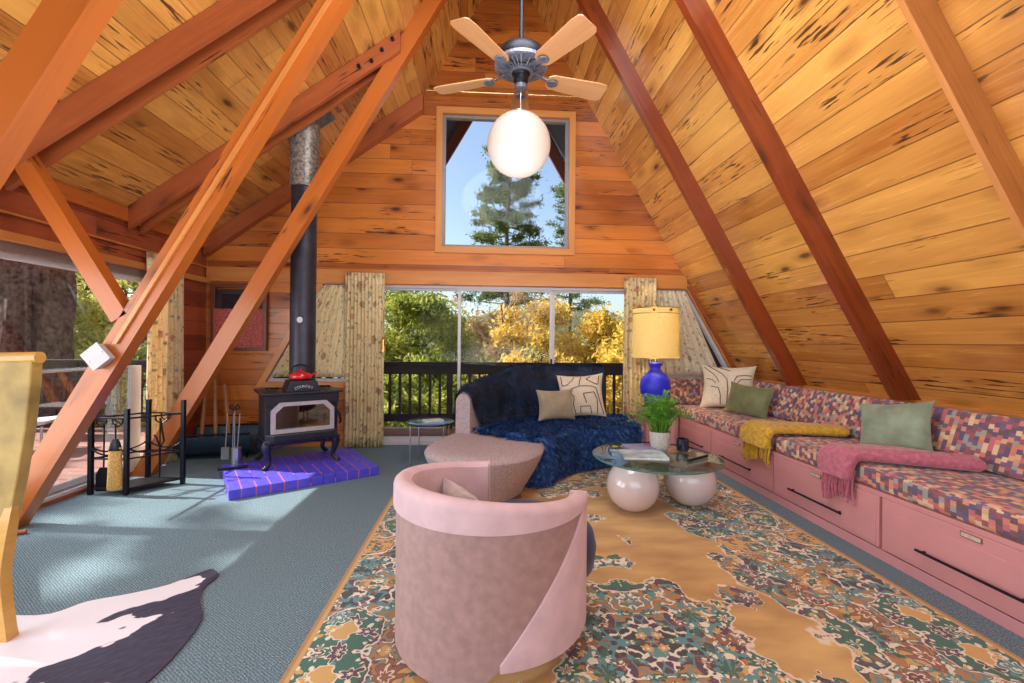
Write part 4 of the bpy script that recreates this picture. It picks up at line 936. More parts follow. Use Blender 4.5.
# navy hide over the back
def hidegrid(ns=60):
    P = []
    for i in range(ns):
        s = i / (ns - 1); k = s * 49; i0 = min(int(k), 48); f = k - i0; p = bp[i0].lerp(bp[i0 + 1], f); q = bn[i0]; h = hz(s); row = []
        wv_ = .012 * sin(s * 31) + .01 * sin(s * 13 + 1)
        for o, z in ((.165, h - .30 + wv_ * 3), (.165, h - .12), (.16, h - .03), (.12, h + .012 + wv_), (.075, h + .022 + wv_), (.03, h + .010 + wv_), (-.012, h - .04), (-.02, h - .14), (-.022, .60), (-.028, .50), (-.04, .455)): row.append((p.x + q.x * o, p.y + q.y * o, z))
        P.append(row)
    return P
Pg = hidegrid(); nsk = 60; nj = 11
s0 = [0, 0, 0, 0, 0, 0, .012, .035, .075, .115, .13]
Pc = []
for i in range(nsk):
    row = []
    for j in range(nj):
        k = (s0[j] + (1 - s0[j]) * i / (nsk - 1)) * (nsk - 1); i0 = min(int(k), nsk - 2); f = k - i0
        row.append(tuple(Vector(Pg[i0][j]).lerp(Vector(Pg[i0 + 1][j]), f)))
    Pc.append(row)
mb = MB().grid(Pc)
def tufts(P, n, ln, wd, fall, lift=.6, skip=None, seed=1):
    """small curved hair tufts rooted on a grid surface"""
    rr = random.Random(seed); V, F = [], []; A = np.array(P); ni, nj, _ = A.shape
    for _ in range(n):
        a, b = rr.random() * (ni - 1.001), rr.random() * (nj - 1.001); i, j = int(a), int(b)
        if skip and skip(i, j): continue
        fa, fb = a - i, b - j
        p = A[i, j] * (1 - fa) * (1 - fb) + A[i + 1, j] * fa * (1 - fb) + A[i, j + 1] * (1 - fa) * fb + A[i + 1, j + 1] * fa * fb
        e1 = A[i + 1, j] - A[i, j]; e2 = A[i, j + 1] - A[i, j]; nn = np.cross(e1, e2); l = np.linalg.norm(nn)
        if l < 1e-9: continue
        nn = nn / l; nn = nn if nn[2] + .2 * -nn[1] > 0 else -nn
        g = e2 / (np.linalg.norm(e2) + 1e-9) * fall + np.array([rr.uniform(-1, 1), rr.uniform(-1, 1), rr.uniform(-.3, .3)]) * .7
        L = ln * rr.uniform(.6, 1.3); t1 = p + nn * L * lift * .5 + g * L * .4; t2 = p + nn * L * lift * .45 + g * L * 1.
        sd = np.cross(g, nn); sd = sd / (np.linalg.norm(sd) + 1e-9) * wd
        k = len(V); V += [p - sd, p + sd, t1 + sd * .8, t1 - sd * .8, t2]; F += [(k, k + 1, k + 2, k + 3), (k + 3, k + 2, k + 4, k + 4)]
    return V, [f if f[2] != f[3] else f[:3] for f in F]
tv, tf = tufts(Pc, 7000, .032, .004, .8, .5, skip=lambda i, j: j < 1, seed=4); mb.add(tv, tf)
o = mb.build('navy_hide_throw', 'navyhide', smooth=True); tag(o, 'dark navy hide draped over the back of the curved sofa', 'throw')
# shaggy fur over the seat, hanging at the front
FR = [(.20, 3.98), (.42, 3.90), (.60, 3.98), (.84, 4.30), (1.22, 4.49), (1.64, 4.57)]
fq = spline([(x, y, 0) for x, y in FR], 60); Pf = []
for i in range(60):
    s = i / 59; k = min(s * 49, 48.99); i0 = int(k); p = bp[i0].lerp(bp[min(i0 + 1, 49)], k - i0) - Vector((bn[i0].x, bn[i0].y, 0)) * .03
    if s > .85: p = p + Vector(((s - .85) * 1.5, -.0, 0))
    q = fq[i]; a = fq[max(i - 1, 0)]; b = fq[min(i + 1, 59)]; d = (b - a).normalized(); on = Vector((d.y, -d.x, 0)); row = []
    for j in range(9):
        f = j / 8; pt = p.lerp(q, f); row.append((pt.x, pt.y, .452 + .012 * sin(s * 23 + j * 1.7) + .01 * sin(j * 2.1 + s * 9)))
    drop = min(1, max(0, (s - .10) / .10)); w_ = .012 * sin(s * 37)
    for o_, z in ((.02, .44), (.045, .38), (.05, .30), (.04, .20), (.02, .11), (.015, .05)):
        zz = .452 - (.452 - z) * drop; row.append((q.x + on.x * (o_ * drop + w_ * drop), q.y + on.y * (o_ * drop + w_ * drop), zz))
    Pf.append(row)
mb = MB().grid(Pf); tv, tf = tufts(Pf, 16000, .055, .0055, .7, .55, seed=9); mb.add(tv, tf)
o = mb.build('shaggy_fur_throw', 'fur', smooth=True); tag(o, 'shaggy bright blue fur throw covering the sofa seat and hanging to the rug', 'throw')

# ------------------------------------------------------------------ cushions
def cushion(label, loc, rot, w, h, t, m, lines=None, seed=1, name='throw_pillow'):
    p = thing(name, label, 'pillow', loc, rot); mb = pillow_mb(w, h, t, seed=seed); c = mb.build('pillow_cover', m, p, smooth=True)
    if lines:
        lm = MB()
        for L in lines:
            pts = []
            for (a, b), (c_, d) in zip(L[:-1], L[1:]):
                for k in range(6): f = k / 6; pts.append(mb.pt(a + (c_ - a) * f, b + (d - b) * f))
            pts.append(mb.pt(*L[-1])); lm.tube(pts, .0042, 6)
        lm.build('line_drawing', 'ink', c)
    return p
cushion('taupe velvet pillow on the curved sofa, in front of the line-drawn one', (.775, 4.76, .635), (radians(-14), 0, radians(14)), .44, .34, .15, 'taupe', seed=2)
cushion('cream pillow with black line drawing on the curved sofa', (1.10, 4.96, .71), (radians(-12), radians(-3), radians(-2)), .54, .50, .15, 'cream',
        [[(-.85, .9), (-.85, .45), (-.6, .5), (-.35, .75), (-.3, .9)], [(0, .9), (-.12, .45)], [(-.7, .1), (-.45, .3), (-.1, .42), (.4, .4), (.62, .3), (.72, -.1), (.85, -.7), (.88, -.88)], [(.22, .75), (.5, .55), (.72, .45), (.8, .88)], [(.22, .75), (.4, .9)],
         [(-.62, .2), (-.35, -.05), (-.4, -.4), (-.3, -.9)], [(.15, -.35), (.05, -.0), (.05, .08), (.5, .12), (.62, -.2), (.6, -.88)], [(-.1, -.88), (-.12, -.5), (.3, -.5), (.35, -.88)]], seed=5)
cushion('large cream pillow with curved black lines in the corner of the bench', (2.90, 5.10, .80), (radians(-16), 0, radians(-36)), .60, .54, .17, 'cream',
        [[(-.9, .85), (-.5, .5), (-.35, .3), (-.3, .15)], [(-.75, .95), (-.2, .55), (.0, .3), (.05, -.2), (.0, -.9)], [(-.8, .3), (-.55, .25), (-.4, .1)], [(-.6, -.05), (-.3, -.1), (-.22, -.4), (-.22, -.9)], [(.25, .2), (.35, .45), (.6, .5), (.9, .5)], [(.35, .1), (.5, .3), (.9, .35)], [(-.4, .95), (.1, .7)]], seed=6)
cushion('olive green velvet pillow leaning on the cream pillow at the far end of the bench', (2.86, 4.62, .70), (radians(-18), radians(4), radians(-66)), .52, .36, .15, 'olive', seed=7)
cushion('sage green velvet pillow leaning at the middle of the patchwork bench', (2.93, 2.98, .715), (radians(-20), radians(-9), radians(-68)), .46, .40, .15, 'sage', seed=8)

# ------------------------------------------------------------------ built-in bench
BX = 2.42
bn_ = thing('storage_bench', 'salmon pink built-in storage bench with long drawers along the right wall', 'bench', (BX, 3.2, 0))
MB().box(.02, .82, -2.2, 2.38, 0, .405).build('carcass', 'benchpink', bn_)
MB().box(-.0, .86, -2.2, 2.40, .385, .412).build('seat_board', 'benchpink', bn_)
MB().box(.0, .03, -2.2, 2.13, 0, .062).build('plinth', 'benchpink', bn_)
dv = [5.33, 4.57, 3.55, 2.545, 1.5]
for i in range(4):
    b, a = dv[i] - 3.2 - .010, dv[i + 1] - 3.2 + .010
    dw = MB().box(-.004, .03, a, b, .07, .383).build('drawer', 'benchpink', bn_, bevel=.004)
    MB().box(-.0085, -.003, a + .02, b - .02, .09, .312).build('front_panel', 'benchpink', dw, bevel=.003)
    hd = MB(); c = (a + b) / 2 + (.02 if i else 0); hl = .255; hd.tube([(-.035, c - hl, .178), (-.035, c + hl, .178)], .0075, 8)
    for q in (-hl + .03, hl - .03): hd.tube([(-.004, c + q, .178), (-.036, c + q, .178)], .006, 8)
    hd.build('bar_handle', 'handle', dw)
    if i:
        pl = MB().box(-.008, -.003, c - .05, c + .05, .345, .372).build('label_holder', 'plateedge', dw, bevel=.002)
        MB().box(-.0095, -.0075, c - .044, c + .044, .349, .368).build('paper_label', 'plate', pl)
sb = thing('corner_cabinet', 'reddish pink corner cabinet joining the bench to the back wall, under the lamp', 'cabinet', (2.1, 5.34, 0))
MB().box(-.26, .31, -.0, .24, 0, .41).build('cabinet_body', 'benchpink', sb)
MB().box(-.28, .31, -.03, .24, .412, .44).build('cabinet_top', 'benchpink', sb, bevel=.004)
for a, b in ((-.24, .02), (.04, .29)): MB().box(a, b, -.02, -.001, .05, .40).build('cabinet_door', 'benchpink', sb, bevel=.004)
def seat_cushion(nm, lab, x0, x1, y0, y1, z0, z1, bev=.035, rot=None, group=None, cat='cushion'):
    o = MB().box(x0, x1, y0, y1, z0, z1).build(nm, 'check', None, bevel=bev, bseg=4, smooth=True, uvrot=True)
    return tag(o, lab, cat, group)
seat_cushion('seat_cushion', 'far seat cushion in multicolour check, ending at the mustard throw', BX + .0, 3.20, 3.58, 5.60, .413, .54)
seat_cushion('seat_cushion', 'near seat cushion in multicolour check, under the rose throw', BX + .0, 3.20, 1.3, 3.54, .413, .54)
def back_cushion(lab, y0, y1, lean=.16):
    mb = MB(); x0 = 3.04; t = .17; vs = []
    for y in (y0, y1):
        for x, z in ((x0, .545), (x0 + t, .545), (x0 + t + lean * .55, .86), (x0 + .02 + lean * .6, .885)): vs.append((x, y, z))
    mb.add(vs, [(0, 1, 2, 3), (7, 6, 5, 4), (0, 4, 5, 1), (1, 5, 6, 2), (2, 6, 7, 3), (3, 7, 4, 0)])
    o = mb.build('back_cushion', 'check', None, bevel=.04, bseg=4, smooth=True, uvrot=True); tag(o, lab, 'cushion')
back_cushion('back cushion in multicolour check behind the olive pillow', 4.26, 5.30)
back_cushion('back cushion in multicolour check between the olive pillow and the sage pillow', 3.02, 4.24)
back_cushion('nearest back cushion in multicolour check at the right edge', 1.5, 3.0)
seat_cushion('back_cushion', 'small check cushion standing against the back wall beside the lamp', 2.34, 3.02, 5.43, 5.60, .545, .87)

def throw(name, lab, m, ctr, wid, th, fr_y0, fr_y1, fr_x, fr_z0, fr_len, seed):
    """ctr: centre line points, wid: width dir vectors (half)"""
    t = thing(name, lab, 'throw blanket', ctr[0]); n = 30; C = spline(ctr, n); Wd = spline(wid, n); rows = []; K = 22
    rr = random.Random(seed)
    for i in range(n):
        d = (C[min(i + 1, n - 1)] - C[max(i - 1, 0)]).normalized(); w = Wd[i]; up = w.cross(d).normalized()
        if up.dot(Vector((-.5, 0, 1))) < 0: up = -up
        row = []
        for k in range(K):
            a = 2 * pi * k / K; cx, sy = cos(a), sin(a); e = abs(cx) ** .8 * (1 if cx > 0 else -1)
            h = th / 2 * (abs(sy) ** .6) * (1 if sy > 0 else -1) * (1 + (.22 * sin(e * 7 + i * .25) + .1 * sin(i * .6 + seed)) * (1 if sy > 0 else 0))
            if i == n - 1 or i == 0: h *= .55
            row.append(tuple(C[i] + w * e + up * (h + th / 2)))
        rows.append(row)
    MB().grid(rows, closed=True, cap=True).build('folded_blanket', m, t, w=True, smooth=True)
    fg = MB(); N = 34
    for k in range(N):
        f = k / (N - 1); base = Vector((fr_x - .02 + rr.uniform(-.012, .012), fr_y0 + (fr_y1 - fr_y0) * f, fr_z0 - .02 + .03 * sin(f * 5))); L = fr_len * rr.uniform(.75, 1.1)
        dy = rr.uniform(-.02, .02); fg.tube([base + Vector((.012, 0, .07)), base, base + Vector((-.006, dy * .5, -L * .5)), base + Vector((.002, dy, -L))], [.008, .0075, .0065, .005], 6)
    fg.build('fringe', m, t, w=True, smooth=True)
V3 = Vector
throw('mustard_throw', 'mustard yellow fringed throw folded across the bench', 'mustard', [V3((2.40, 3.72, .43)), V3((2.415, 3.72, .53)), V3((2.50, 3.70, .548)), V3((2.75, 3.62, .548)), V3((3.03, 3.50, .548))],
      [V3((0, .19, 0)), V3((.0, .20, 0)), V3((.02, .18, 0)), V3((.05, .12, 0)), V3((.06, .09, 0))], .08, 3.53, 3.91, 2.395, .41, .10, 1)
throw('rose_throw', 'rose pink fringed mohair throw folded across the near end of the bench', 'pink', [V3((2.40, 2.83, .43)), V3((2.415, 2.83, .53)), V3((2.50, 2.80, .548)), V3((2.78, 2.64, .548)), V3((3.02, 2.50, .548))],
      [V3((0, .12, 0)), V3((.0, .14, 0)), V3((.03, .13, 0)), V3((.05, .09, 0)), V3((.05, .07, 0))], .085, 2.72, 2.95, 2.395, .43, .13, 2)

# ------------------------------------------------------------------ table lamp
LXp, LYp = 2.015, 5.10
lt = thing('pedestal_stand', 'plain pink lamp stand between the sofa and the bench', 'stand', (LXp, LYp, 0))
MB().box(-.17, .17, -.17, .17, 0, .56).build('stand_body', 'benchpink', lt, bevel=.006)
tlamp = thing('table_lamp', 'cobalt blue vase lamp with a tall cream drum shade', 'table lamp', (LXp, LYp, .56))
MB().lathe([(.07, 0), (.085, .01), (.12, .07), (.165, .16), (.178, .24), (.165, .32), (.12, .39), (.075, .425), (.06, .45), (.062, .48), (.082, .505), (.082, .52), (.05, .53)], seg=40).build('vase_base', 'cobalt', tlamp, smooth=True)
MB().tube([(0, 0, .52), (0, 0, .80)], .01, 8).build('lamp_stem', 'brass2', tlamp)
sd = MB(); sd.lathe([(.268, .575), (.262, 1.17)], seg=56, cap=False); sd.lathe([(.264, .575), (.258, 1.17)], seg=56, cap=False); sh = sd.build('lamp_shade', 'shade', tlamp, smooth=True)
for z in (.58, 1.10, 1.165): MB().tube([(.2665 * cos(a), .2665 * sin(a), z) for a in np.linspace(0, 2 * pi, 57)], .004, 6, cap=False).build('shade_trim', 'brass2', sh)
for a in (-115, -75): MB().lathe([(.0, -.016), (.012, -.012), (.016, 0), (.012, .012), (0, .016)], c=(.272 * cos(radians(a)), .272 * sin(radians(a)), 1.135), seg=12).build('shade_knob', 'brass2', sh)
MB().lathe([(.0, .78), (.03, .80), (.042, .84), (.035, .89), (.0, .91)], seg=20).build('bulb', 'globe', tlamp, smooth=True)
lamp('table_lamp_bulb', 'POINT', 62, (1, .84, .5), (LXp, LYp, 1.40), shadow_soft_size=.05)
lamp('globe_bulb', 'POINT', 1.5, (1, .86, .74), (.238, FY, 2.785), shadow_soft_size=.05)

# ------------------------------------------------------------------ coffee table
TCX, TCY = 1.36, 3.42
ct = thing('coffee_table', 'round glass coffee table resting on two glossy white spheres', 'coffee table', (TCX, TCY, 0))
mb = MB().lathe([(.485, .408), (.492, .410), (.492, .420), (.485, .422)], seg=80); mb.build('glass_top', 'tglass', ct, smooth=True)
MB().lathe([(.486, .4075), (.4935, .410), (.4935, .420), (.486, .4225)], seg=80, cap=False).build('glass_rim', 'gedge', ct, smooth=True)
for x, y in ((1.155 - TCX, 3.36 - TCY), (1.66 - TCX, 3.46 - TCY)):
    r = .2; MB().lathe([(max(.0005, sqrt(max(0, r * r - (z - r) ** 2))), z + .012 - .006) for z in np.linspace(.004, .394, 36)], c=(x, y, 0), seg=56).build('sphere_base', 'ball', ct, smooth=True)
TZ = .4225
pt = thing('potted_fern', 'bushy green fern in a speckled white pot on the glass table', 'potted plant', (1.475, 3.62, TZ))
MB().lathe([(.055, 0), (.07, .01), (.082, .05), (.088, .13), (.088, .15), (.078, .15), (.074, .12), (.01, .115)], seg=36).build('pot', 'pot', pt, smooth=True)
rr = random.Random(5); V, F = [], []; stm = MB()
for k in range(95):
    a = rr.uniform(0, 2 * pi); out_ = rr.uniform(.05, .25); h = rr.uniform(.16, .34) * (1.15 - out_ * 1.3); r0 = rr.uniform(0, .055)
    p0 = V3((cos(a) * r0, sin(a) * r0, .12)); p1 = V3((cos(a) * (r0 + out_ * .45), sin(a) * (r0 + out_ * .45), .12 + h * .8)); p2 = V3((cos(a) * (r0 + out_), sin(a) * (r0 + out_), .12 + h * (1 if rr.random() < .6 else .75)))
    cv = spline([p0, p1, p2], 9); stm.tube([tuple(v) for v in cv], [.0035] * 5 + [.003, .0025, .002, .001], 5)
    for i in range(3, 9):
        for s_ in (-1, 1):
            for q_ in range(2):
                c = cv[i]; d = (cv[i] - cv[i - 1]).normalized(); sv = d.cross(V3((0, 0, 1))); sv = sv.normalized() if sv.length > .01 else V3((1, 0, 0))
                ln = rr.uniform(.02, .04); tip = c + (sv * s_ + d * .5 + V3((rr.uniform(-.4, .4), rr.uniform(-.4, .4), rr.uniform(-.3, .4)))).normalized() * ln; md_ = (c + tip) / 2; ws = d * ln * .2
                b = len(V); V += [c, md_ + ws, tip, md_ - ws]; F.append((b, b + 1, b + 2, b + 3))
stm.build('stems', 'fern', pt); np_mesh('leaves', [tuple(v) for v in V], F, 'fern', pt)
def book(lab, loc, rz, w, d, h, cover):
    b = thing('book', lab, 'book', loc, rz); MB().box(-w / 2, w / 2, -d / 2, d / 2, 0, .003).box(-w / 2, w / 2, -d / 2, d / 2, h - .003, h).box(-w / 2, -w / 2 + .003, -d / 2, d / 2, 0, h).build('cover', cover, b)
    MB().box(-w / 2 + .004, w / 2 - .004, -d / 2 + .004, d / 2 - .004, .003, h - .003).build('pages', 'paper', b); return b
book('wide pale blue picture book lying on the glass table in front of the fern pot', (1.25, 3.40, TZ), radians(-8), .34, .26, .018, 'bookcov')
book('lilac book lying under the edge of the fern pot', (1.30, 3.66, TZ), radians(6), .20, .20, .014, 'lilac')
tu = MB().lathe([(.036, 0), (.046, .006), (.050, .05), (.048, .10), (.042, .10), (.042, .012), (.001, .01)], seg=28).build('candle_tumbler', 'tumbler', smooth=True); tu.location = (1.64, 3.55, TZ); tag(tu, 'dark blue glass tumbler beside the fern pot', 'tumbler')
pn = MB().tube([(1.52, 3.20, TZ + .012), (1.74, 3.34, TZ + .012)], .011, 10).build('table_remote', 'iron'); tag(pn, 'slim dark rod lying on the right half of the glass table', 'remote')

# ------------------------------------------------------------------ side table left of the sofa
sd_ = thing('side_table', 'small round glass-topped side table with thin metal legs left of the sofa', 'side table', (-.57, 4.74, 0))
MB().lathe([(.24, .448), (.247, .451), (.247, .458), (.24, .461)], seg=48).build('glass_top', 'tglass', sd_, smooth=True)
MB().tube([(.248 * cos(a), .248 * sin(a), .454) for a in np.linspace(0, 2 * pi, 49)], .008, 8, cap=False).build('rim', 'stove', sd_)
for a in (215, 330, 60, 130): MB().tube([(.235 * cos(radians(a)), .235 * sin(radians(a)), .45), (.235 * cos(radians(a)), .235 * sin(radians(a)), 0)], .007, 8).build('leg', 'steel' if a != 330 else 'brass2', sd_)
nb = MB().box(-.1, .1, -.07, .07, 0, .012).build('magazine', 'paper'); nb.location = (-.55, 4.76, .4612); nb.rotation_euler = (0, 0, .4); tag(nb, 'pale magazine on the small round side table', 'magazine')

# ------------------------------------------------------------------ gold chair at the left edge
gc = thing('gold_sling_chair', 'high-backed gold velvet chair with pale wood legs at the left edge', 'chair', (-2.2, 2.0, 0))
outl = [(.265, 1.205), (.262, 1.12), (.24, .91), (.205, .69), (.165, .50), (.148, .38), (.14, .30), (-.32, .30), (-.36, .50), (-.42, .80), (-.46, 1.1), (-.46, 1.205)]
P = []
for yy in (0, .05):
    P.append([(x + .0, yy + .06 * (1 - ((x + .1) / .4) ** 2) * .5, z) for x, z in outl])
n = len(outl); gb = MB().add(P[0] + P[1], [tuple(range(n)), tuple(range(2 * n - 1, n - 1, -1))] + [(i, i + n, (i + 1) % n + n, (i + 1) % n) for i in range(n)]); gb.build('back_panel', 'goldvelvet', gc, bevel=.008)
MB().tube([(-.48, .02, 1.215), (-.1, .04, 1.205), (.275, .03, 1.22)], [.03, .03, .026], 12).build('top_rail', 'chairwood', gc, smooth=True)
MB().prism([(-.40, .04), (-.06, .04), (-.94, .90), (-1.25, .80)], 2, .33, .42).build('seat', 'goldvelvet', gc, bevel=.02)
for x0, x1, y in ((.155, .175, .03), (-.36, -.38, .03)):
    mb = MB(); mb.tube([tuple(v) for v in spline([(x0 + .02, y, .62), (x0 - .015, y, .42), (x0 - .03, y, .25), (x1 - .02, y, .0)], 12)], [.012, .02, .028, .032, .034, .034, .034, .034, .034, .034, .034, .036], 4); mb.build('leg', 'chairwood', gc)
for x, y in ((-.98, .88), (-1.2, .78)): MB().tube([(x, y, .34), (x - .02, y + .04, 0)], [.022, .02], 8).build('leg', 'chairwood', gc)
MB().tube([(-1.15, 1.0, .016), (-.84, 1.13, .016)], .015, 8).build('runner', 'beam2', gc)

# ------------------------------------------------------------------ outside: deck, railing, ground, trees
def decking(nm, x0, x1, y0, y1):
    mb = MB(); q = [(x0, y0), (x1, y0), (x1, y1), (x0, y1)]
    mb.add([(x, y, -.16) for x, y in q] + [(x, y, -.05) for x, y in q], [(3, 2, 1, 0), (4, 5, 6, 7), (0, 1, 5, 4), (1, 2, 6, 5), (2, 3, 7, 6), (3, 0, 4, 7)], [q[::-1], q] + [[(0, 0), (.1, 0), (.1, .1), (0, .1)]] * 4)
    return struct(mb.build(nm, 'deck'))
decking('floor_deck_left', -9, -3.63, -4, 7.1); decking('floor_deck_back', -3.63, 6, YB + .145, 7.1)
def railing(lab, p0, p1, label_post=True):
    r = thing('deck_railing', lab, 'railing', p0); p0, p1 = V3(p0), V3(p1); d = p1 - p0; L = d.length; d.normalize(); nrm = V3((-d.y, d.x, 0))
    mb = MB(); mb.beam(nrm * -.07 + V3((0, 0, .955)), d * L + nrm * -.07 + V3((0, 0, .955)), nrm * .14, (0, 0, .04)); mb.beam(nrm * -.02 + V3((0, 0, .80)), d * L + nrm * -.02 + V3((0, 0, .80)), nrm * .04, (0, 0, .15)); mb.build('top_rail', 'rail', r)
    MB().beam(nrm * -.02 + V3((0, 0, .06)), d * L + nrm * -.02 + V3((0, 0, .06)), nrm * .04, (0, 0, .12)).build('bottom_rail', 'rail', r)
    nb_ = int(L / .155)
    for k in range(nb_):
        s = .08 + k * .155; pst = k % 12 == 6; w_ = .045 if pst else .02
        MB().box(-w_, w_, -w_, w_, -.045 if pst else .16, .955 if pst else .82).build('post' if pst else 'baluster', 'rail', r).location = d * s + nrm * 0
    return r
railing('dark wooden deck railing behind the house, seen through the glass door', (-9, 7.0, 0), (5.5, 7.0, 0))
lc2 = thing('outdoor_lounge_chair', 'white outdoor lounge chair on the deck beyond the leaning rafter', 'lounge chair', (-5.45, 5.55, -.05), radians(20))
MB().prism([(-.35, .30), (.30, .36), (.33, .40), (-.32, .345)], 1, -.28, .28).build('seat_sling', 'outfabric', lc2); MB().prism([(-.34, .32), (-.62, .86), (-.58, .88), (-.30, .36)], 1, -.28, .28).build('back_sling', 'outfabric', lc2)
for x in (-.3, .28):
    for y in (-.26, .26): MB().tube([(x, y, 0), (x, y, .34)], .014, 8).build('leg', 'white', lc2)
dt = thing('deck_table', 'small dark table with slim legs on the sunny deck outside', 'table', (-5.75, 6.45, -.05))
MB().box(-.38, .38, -.25, .25, .42, .45).build('tabletop', 'rail', dt)
for x in (-.34, .34):
    for y in (-.2, .2): MB().tube([(x, y, 0), (x, y, .42)], .014, 8).build('leg', 'iron', dt)
# ground and hills
g = []; 
for i in range(31):
    g.append([(-150 + 10 * i, -30 + 8 * j, -3.4 - .02 * max(0, (-30 + 8 * j) - 6) + .4 * sin(i * 1.3 + j)) for j in range(22)])
struct(MB().grid(g).build('floor_ground', 'earth'))
g = []
for i in range(81):
    x = -200 + 5 * i; h = 6.5 + 5.0 * sin(x * .021 + 1.2) + 2.5 * sin(x * .067)
    g.append([(x, 100, -8), (x, 125, h * .6), (x, 150, h + .8 * sin(x * 1.7)), (x, 190, -8)])
o = MB().grid(g).build('wooded_hillside', 'hill', smooth=True); tag(o, 'distant wooded hills on the horizon beyond the railing', 'hill')

def tree(name, lab, x, y, h, r, m, n, size, kind='round', tr=.18, z0=-3.4, cat='tree', group=None, squash=.75, base=.25, trunk='bark', seed=0, needle=1.3):
    t = thing(name, lab, cat, (x, y, z0), group=group); rr = random.Random(seed); H = h - z0
    pts = [(rr.uniform(-.1, .1) * k * .3, rr.uniform(-.1, .1) * k * .3, H * (.72 if kind == 'round' else .97) * k / 6) for k in range(7)]; pts[0] = (0, 0, 0)
    MB().tube(pts, [tr * (1 - .85 * k / 6) + .015 for k in range(7)], 8).build('trunk', trunk, t, smooth=True)
    cl = []; br = MB()
    if kind == 'round':
        for k in range(26):
            a = rr.uniform(0, 2 * pi); zz = rr.uniform(base, 1); rad = r * sqrt(max(.05, 1 - ((zz - (base + .5 * (1 - base))) / (.62 * (1 - base))) ** 2)); q = rad * rr.random() ** .6
            cl.append((cos(a) * q, sin(a) * q, H * zz, r * rr.uniform(.22, .42)))
    elif kind == 'pine':
        z = H * base
        while z < H * .98:
            f = (z - H * base) / (H * (1 - base)); L = r * (1 - f) ** .7 * rr.uniform(.4, 1.1) + .3; nbr = 5
            for k in range(nbr):
                a = rr.uniform(0, 2 * pi); l2 = L * rr.uniform(.5, 1); tip = (cos(a) * l2, sin(a) * l2, z + rr.uniform(-.1, .35) * l2 * .5)
                br.tube([(0, 0, z), (tip[0] * .6, tip[1] * .6, z + (tip[2] - z) * .4), tip], [.03, .02, .01], 5)
                for q in (.55, .8, 1.): cl.append((tip[0] * q, tip[1] * q, z + (tip[2] - z) * q + .05, rr.uniform(.16, .30) + .14 * L / r))
            z += H * (1 - base) / 24
        br.build('branches', trunk, t)
    elif kind == 'bare':
        for k in range(26):
            a = rr.uniform(0, 2 * pi); z = H * rr.uniform(base, .9); L = r * rr.uniform(.5, 1.2); p1 = V3((cos(a) * L * .5, sin(a) * L * .5, z + L * .4)); p2 = V3((cos(a) * L, sin(a) * L, z + L * rr.uniform(.6, 1.1)))
            br.tube([(0, 0, z), p1, p2], [.035, .02, .008], 5)
            for q in range(4): b = p1.lerp(p2, rr.random()); e = b + V3((rr.uniform(-.5, .5), rr.uniform(-.5, .5), rr.uniform(.1, .7))) * L * .5; br.tube([b, e], [.014, .005], 4)
            cl.append((*p2, .5))
        br.build('branches', 'twig', t)
    if n: leaves('foliage', cl, int(n * 1.7), size * .68, m, t, squash=squash, needle=needle)
    return t
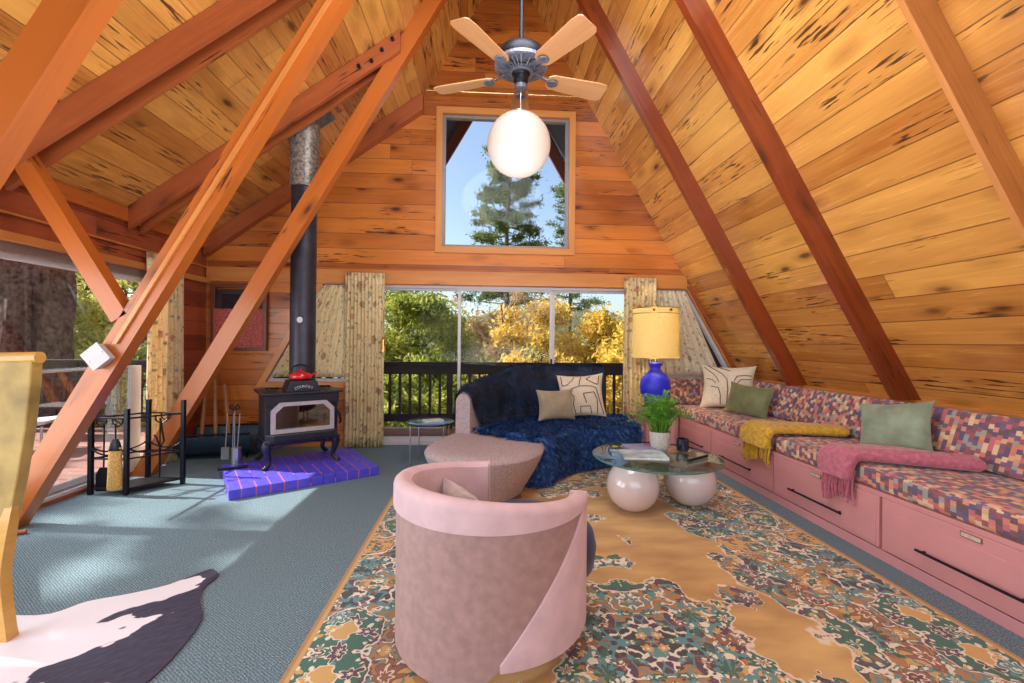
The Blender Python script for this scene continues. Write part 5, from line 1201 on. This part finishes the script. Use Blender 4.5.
# tall pine framed by the upper window, its trunk runs down behind the sliding door
tree('tall_pine', 'tall pine framed by the upper gable window', 1.05, 21, 13.0, 2.9, 'pine', 26000, .085, 'pine', .17, base=.40, seed=3, needle=1.5, squash=.9)
tree('tall_pine', 'pine showing at the right edge of the upper gable window', 5.2, 27, 13.5, 2.6, 'pine', 9000, .08, 'pine', .2, base=.4, seed=8, needle=1.5)
trees = [
    ('conifer', 'dark conifer at the left end of the glass door, next to the gold curtain', -4.6, 17, 3.0, 1.7, 'pine', 12000, .10, 'pine', .15, .0),
    ('broadleaf_tree', 'green bushy tree behind the slim dark trunk left of the glass door', -2.6, 15.5, 2.6, 1.9, 'green', 15000, .11, 'round', .15, .1),
    ('conifer', 'slim dark-trunked conifer seen through the left door panel', -3.6, 19, 6.8, 1.2, 'pine', 5000, .09, 'pine', .24, .45),
    ('conifer', 'green conifer just left of the first white door mullion', -1.2, 17.5, 2.3, 1.4, 'green', 10000, .10, 'pine', .15, .0),
    ('bare_tree', 'bare grey-branched tree in the middle door panel', .6, 16, 2.9, 1.7, 'brown', 2500, .07, 'bare', .10, .2),
    ('autumn_tree', 'brown autumn tree behind the middle door panel', -.2, 22, 2.2, 2.4, 'brown', 9000, .13, 'round', .15, .1),
    ('autumn_tree', 'golden autumn tree beside the wide door mullion', 2.0, 16.5, 2.6, 1.8, 'yellow', 13000, .11, 'round', .15, .1),
    ('autumn_tree', 'bright yellow tree behind the right door panel', 4.2, 16, 3.2, 2.1, 'yellow', 17000, .12, 'round', .2, .05),
    ('autumn_tree', 'yellow-green tree at the right end of the glass door', 6.6, 17.5, 3.0, 2.2, 'green', 12000, .12, 'round', .2, .05),
    ('broadleaf_tree', 'low green shrub seen between the railing balusters on the left', -1.8, 12.5, .6, 1.4, 'green', 9000, .10, 'round', .08, .1),
    ('autumn_tree', 'low yellow shrub seen between the railing balusters behind the sofa', 1.4, 12.5, .8, 1.5, 'yellow', 10000, .10, 'round', .08, .1),
    ('autumn_tree', 'yellow shrub filling the view below the lamp side of the door', 3.8, 12.5, .9, 1.4, 'yellow', 9000, .10, 'round', .08, .1),
    ('broadleaf_tree', 'green tree behind the railing left of the stove', -5.4, 13, 1.7, 1.8, 'green', 8000, .10, 'round', .12, .1),
    ('broadleaf_tree', 'yellow-green tree seen through the left glass wall between the two rafters', -10.3, 13.5, 3.2, 2.3, 'lime', 16000, .12, 'round', .2, .0),
    ('broadleaf_tree', 'pale yellow-green tree right behind the knee brace', -12.7, 13.2, 3.0, 2.2, 'lime', 11000, .12, 'round', .2, .0),
    ('conifer', 'tall dark pine beyond the left glass wall with sky between its boughs', -13.4, 17.0, 8.0, 2.2, 'pine', 11000, .11, 'pine', .25, .25),
    ('conifer', 'green conifer filling the gap low behind the left door panel', -3.0, 22, 1.9, 2.2, 'green', 10000, .13, 'pine', .15, .0),
    ('broadleaf_tree', 'olive green tree low behind the middle door panel', 1.6, 24, 2.0, 2.6, 'green', 9000, .14, 'round', .15, .0),
    ('broadleaf_tree', 'green shrub seen between the balusters just left of the white door mullion', -3.4, 11.8, .2, 1.2, 'lime', 7000, .09, 'round', .08, .1),
    ('broadleaf_tree', 'green tree at the far left edge beyond the thick trunk', -16.5, 15, 4.2, 2.6, 'green', 12000, .14, 'round', .25, .0),
]
for i, (nm, lab, x, y, h, r, m, n, sz, k, tr, bs) in enumerate(trees): tree(nm, lab, x, y, h, r, m, n, sz, k, tr, base=bs, seed=20 + i)
# thick old trunk beside the deck
tk = thing('old_pine_trunk', 'thick old pine trunk with rough bark right outside the left glass wall', 'tree trunk', (-7.45, 7.78, -3.4))
P = []
for i in range(40):
    z = i * .28; P.append([((.50 - .004 * i) * (1 + .09 * sin(k * 2.9 + sin(z * 1.1) * 2) + .05 * sin(k * 7.1 + z * 3)) * cos(2 * pi * k / 48), (.50 - .004 * i) * (1 + .09 * sin(k * 2.9 + sin(z * 1.1) * 2) + .05 * sin(k * 7.1 + z * 3)) * sin(2 * pi * k / 48), z) for k in range(48)])
MB().grid(P, closed=True, cap=True).build('bark_trunk', 'bark', tk, smooth=True)
# tall sunward pine whose boughs dapple the light on the carpet
t = thing('dappling_pine', 'tall pine standing off the left side of the deck', 'tree', (-13.2, 3.4, -3.4)); rr = random.Random(12)
MB().tube([(0, 0, 0), (0, 0, 8), (.1, 0, 16)], [.3, .22, .08], 10).build('trunk', 'bark', t, smooth=True); cl = []; br = MB()
for k in range(95):
    z = rr.uniform(7.6, 15.2); a = rr.uniform(0, 2 * pi); L = rr.uniform(.8, 3.6) * (1.15 - (z - 8) / 14); tip = V3((cos(a) * L, sin(a) * L, z - .15 * L)); br.tube([(0, 0, z), tip], [.05, .015], 5)
    for q in (.45, .7, .9): p = V3((0, 0, z)).lerp(tip, q); cl.append((p.x, p.y, p.z, rr.uniform(.22, .45)))
br.build('branches', 'bark', t); leaves('foliage', cl, 26000, .11, 'pine', t, squash=.55)
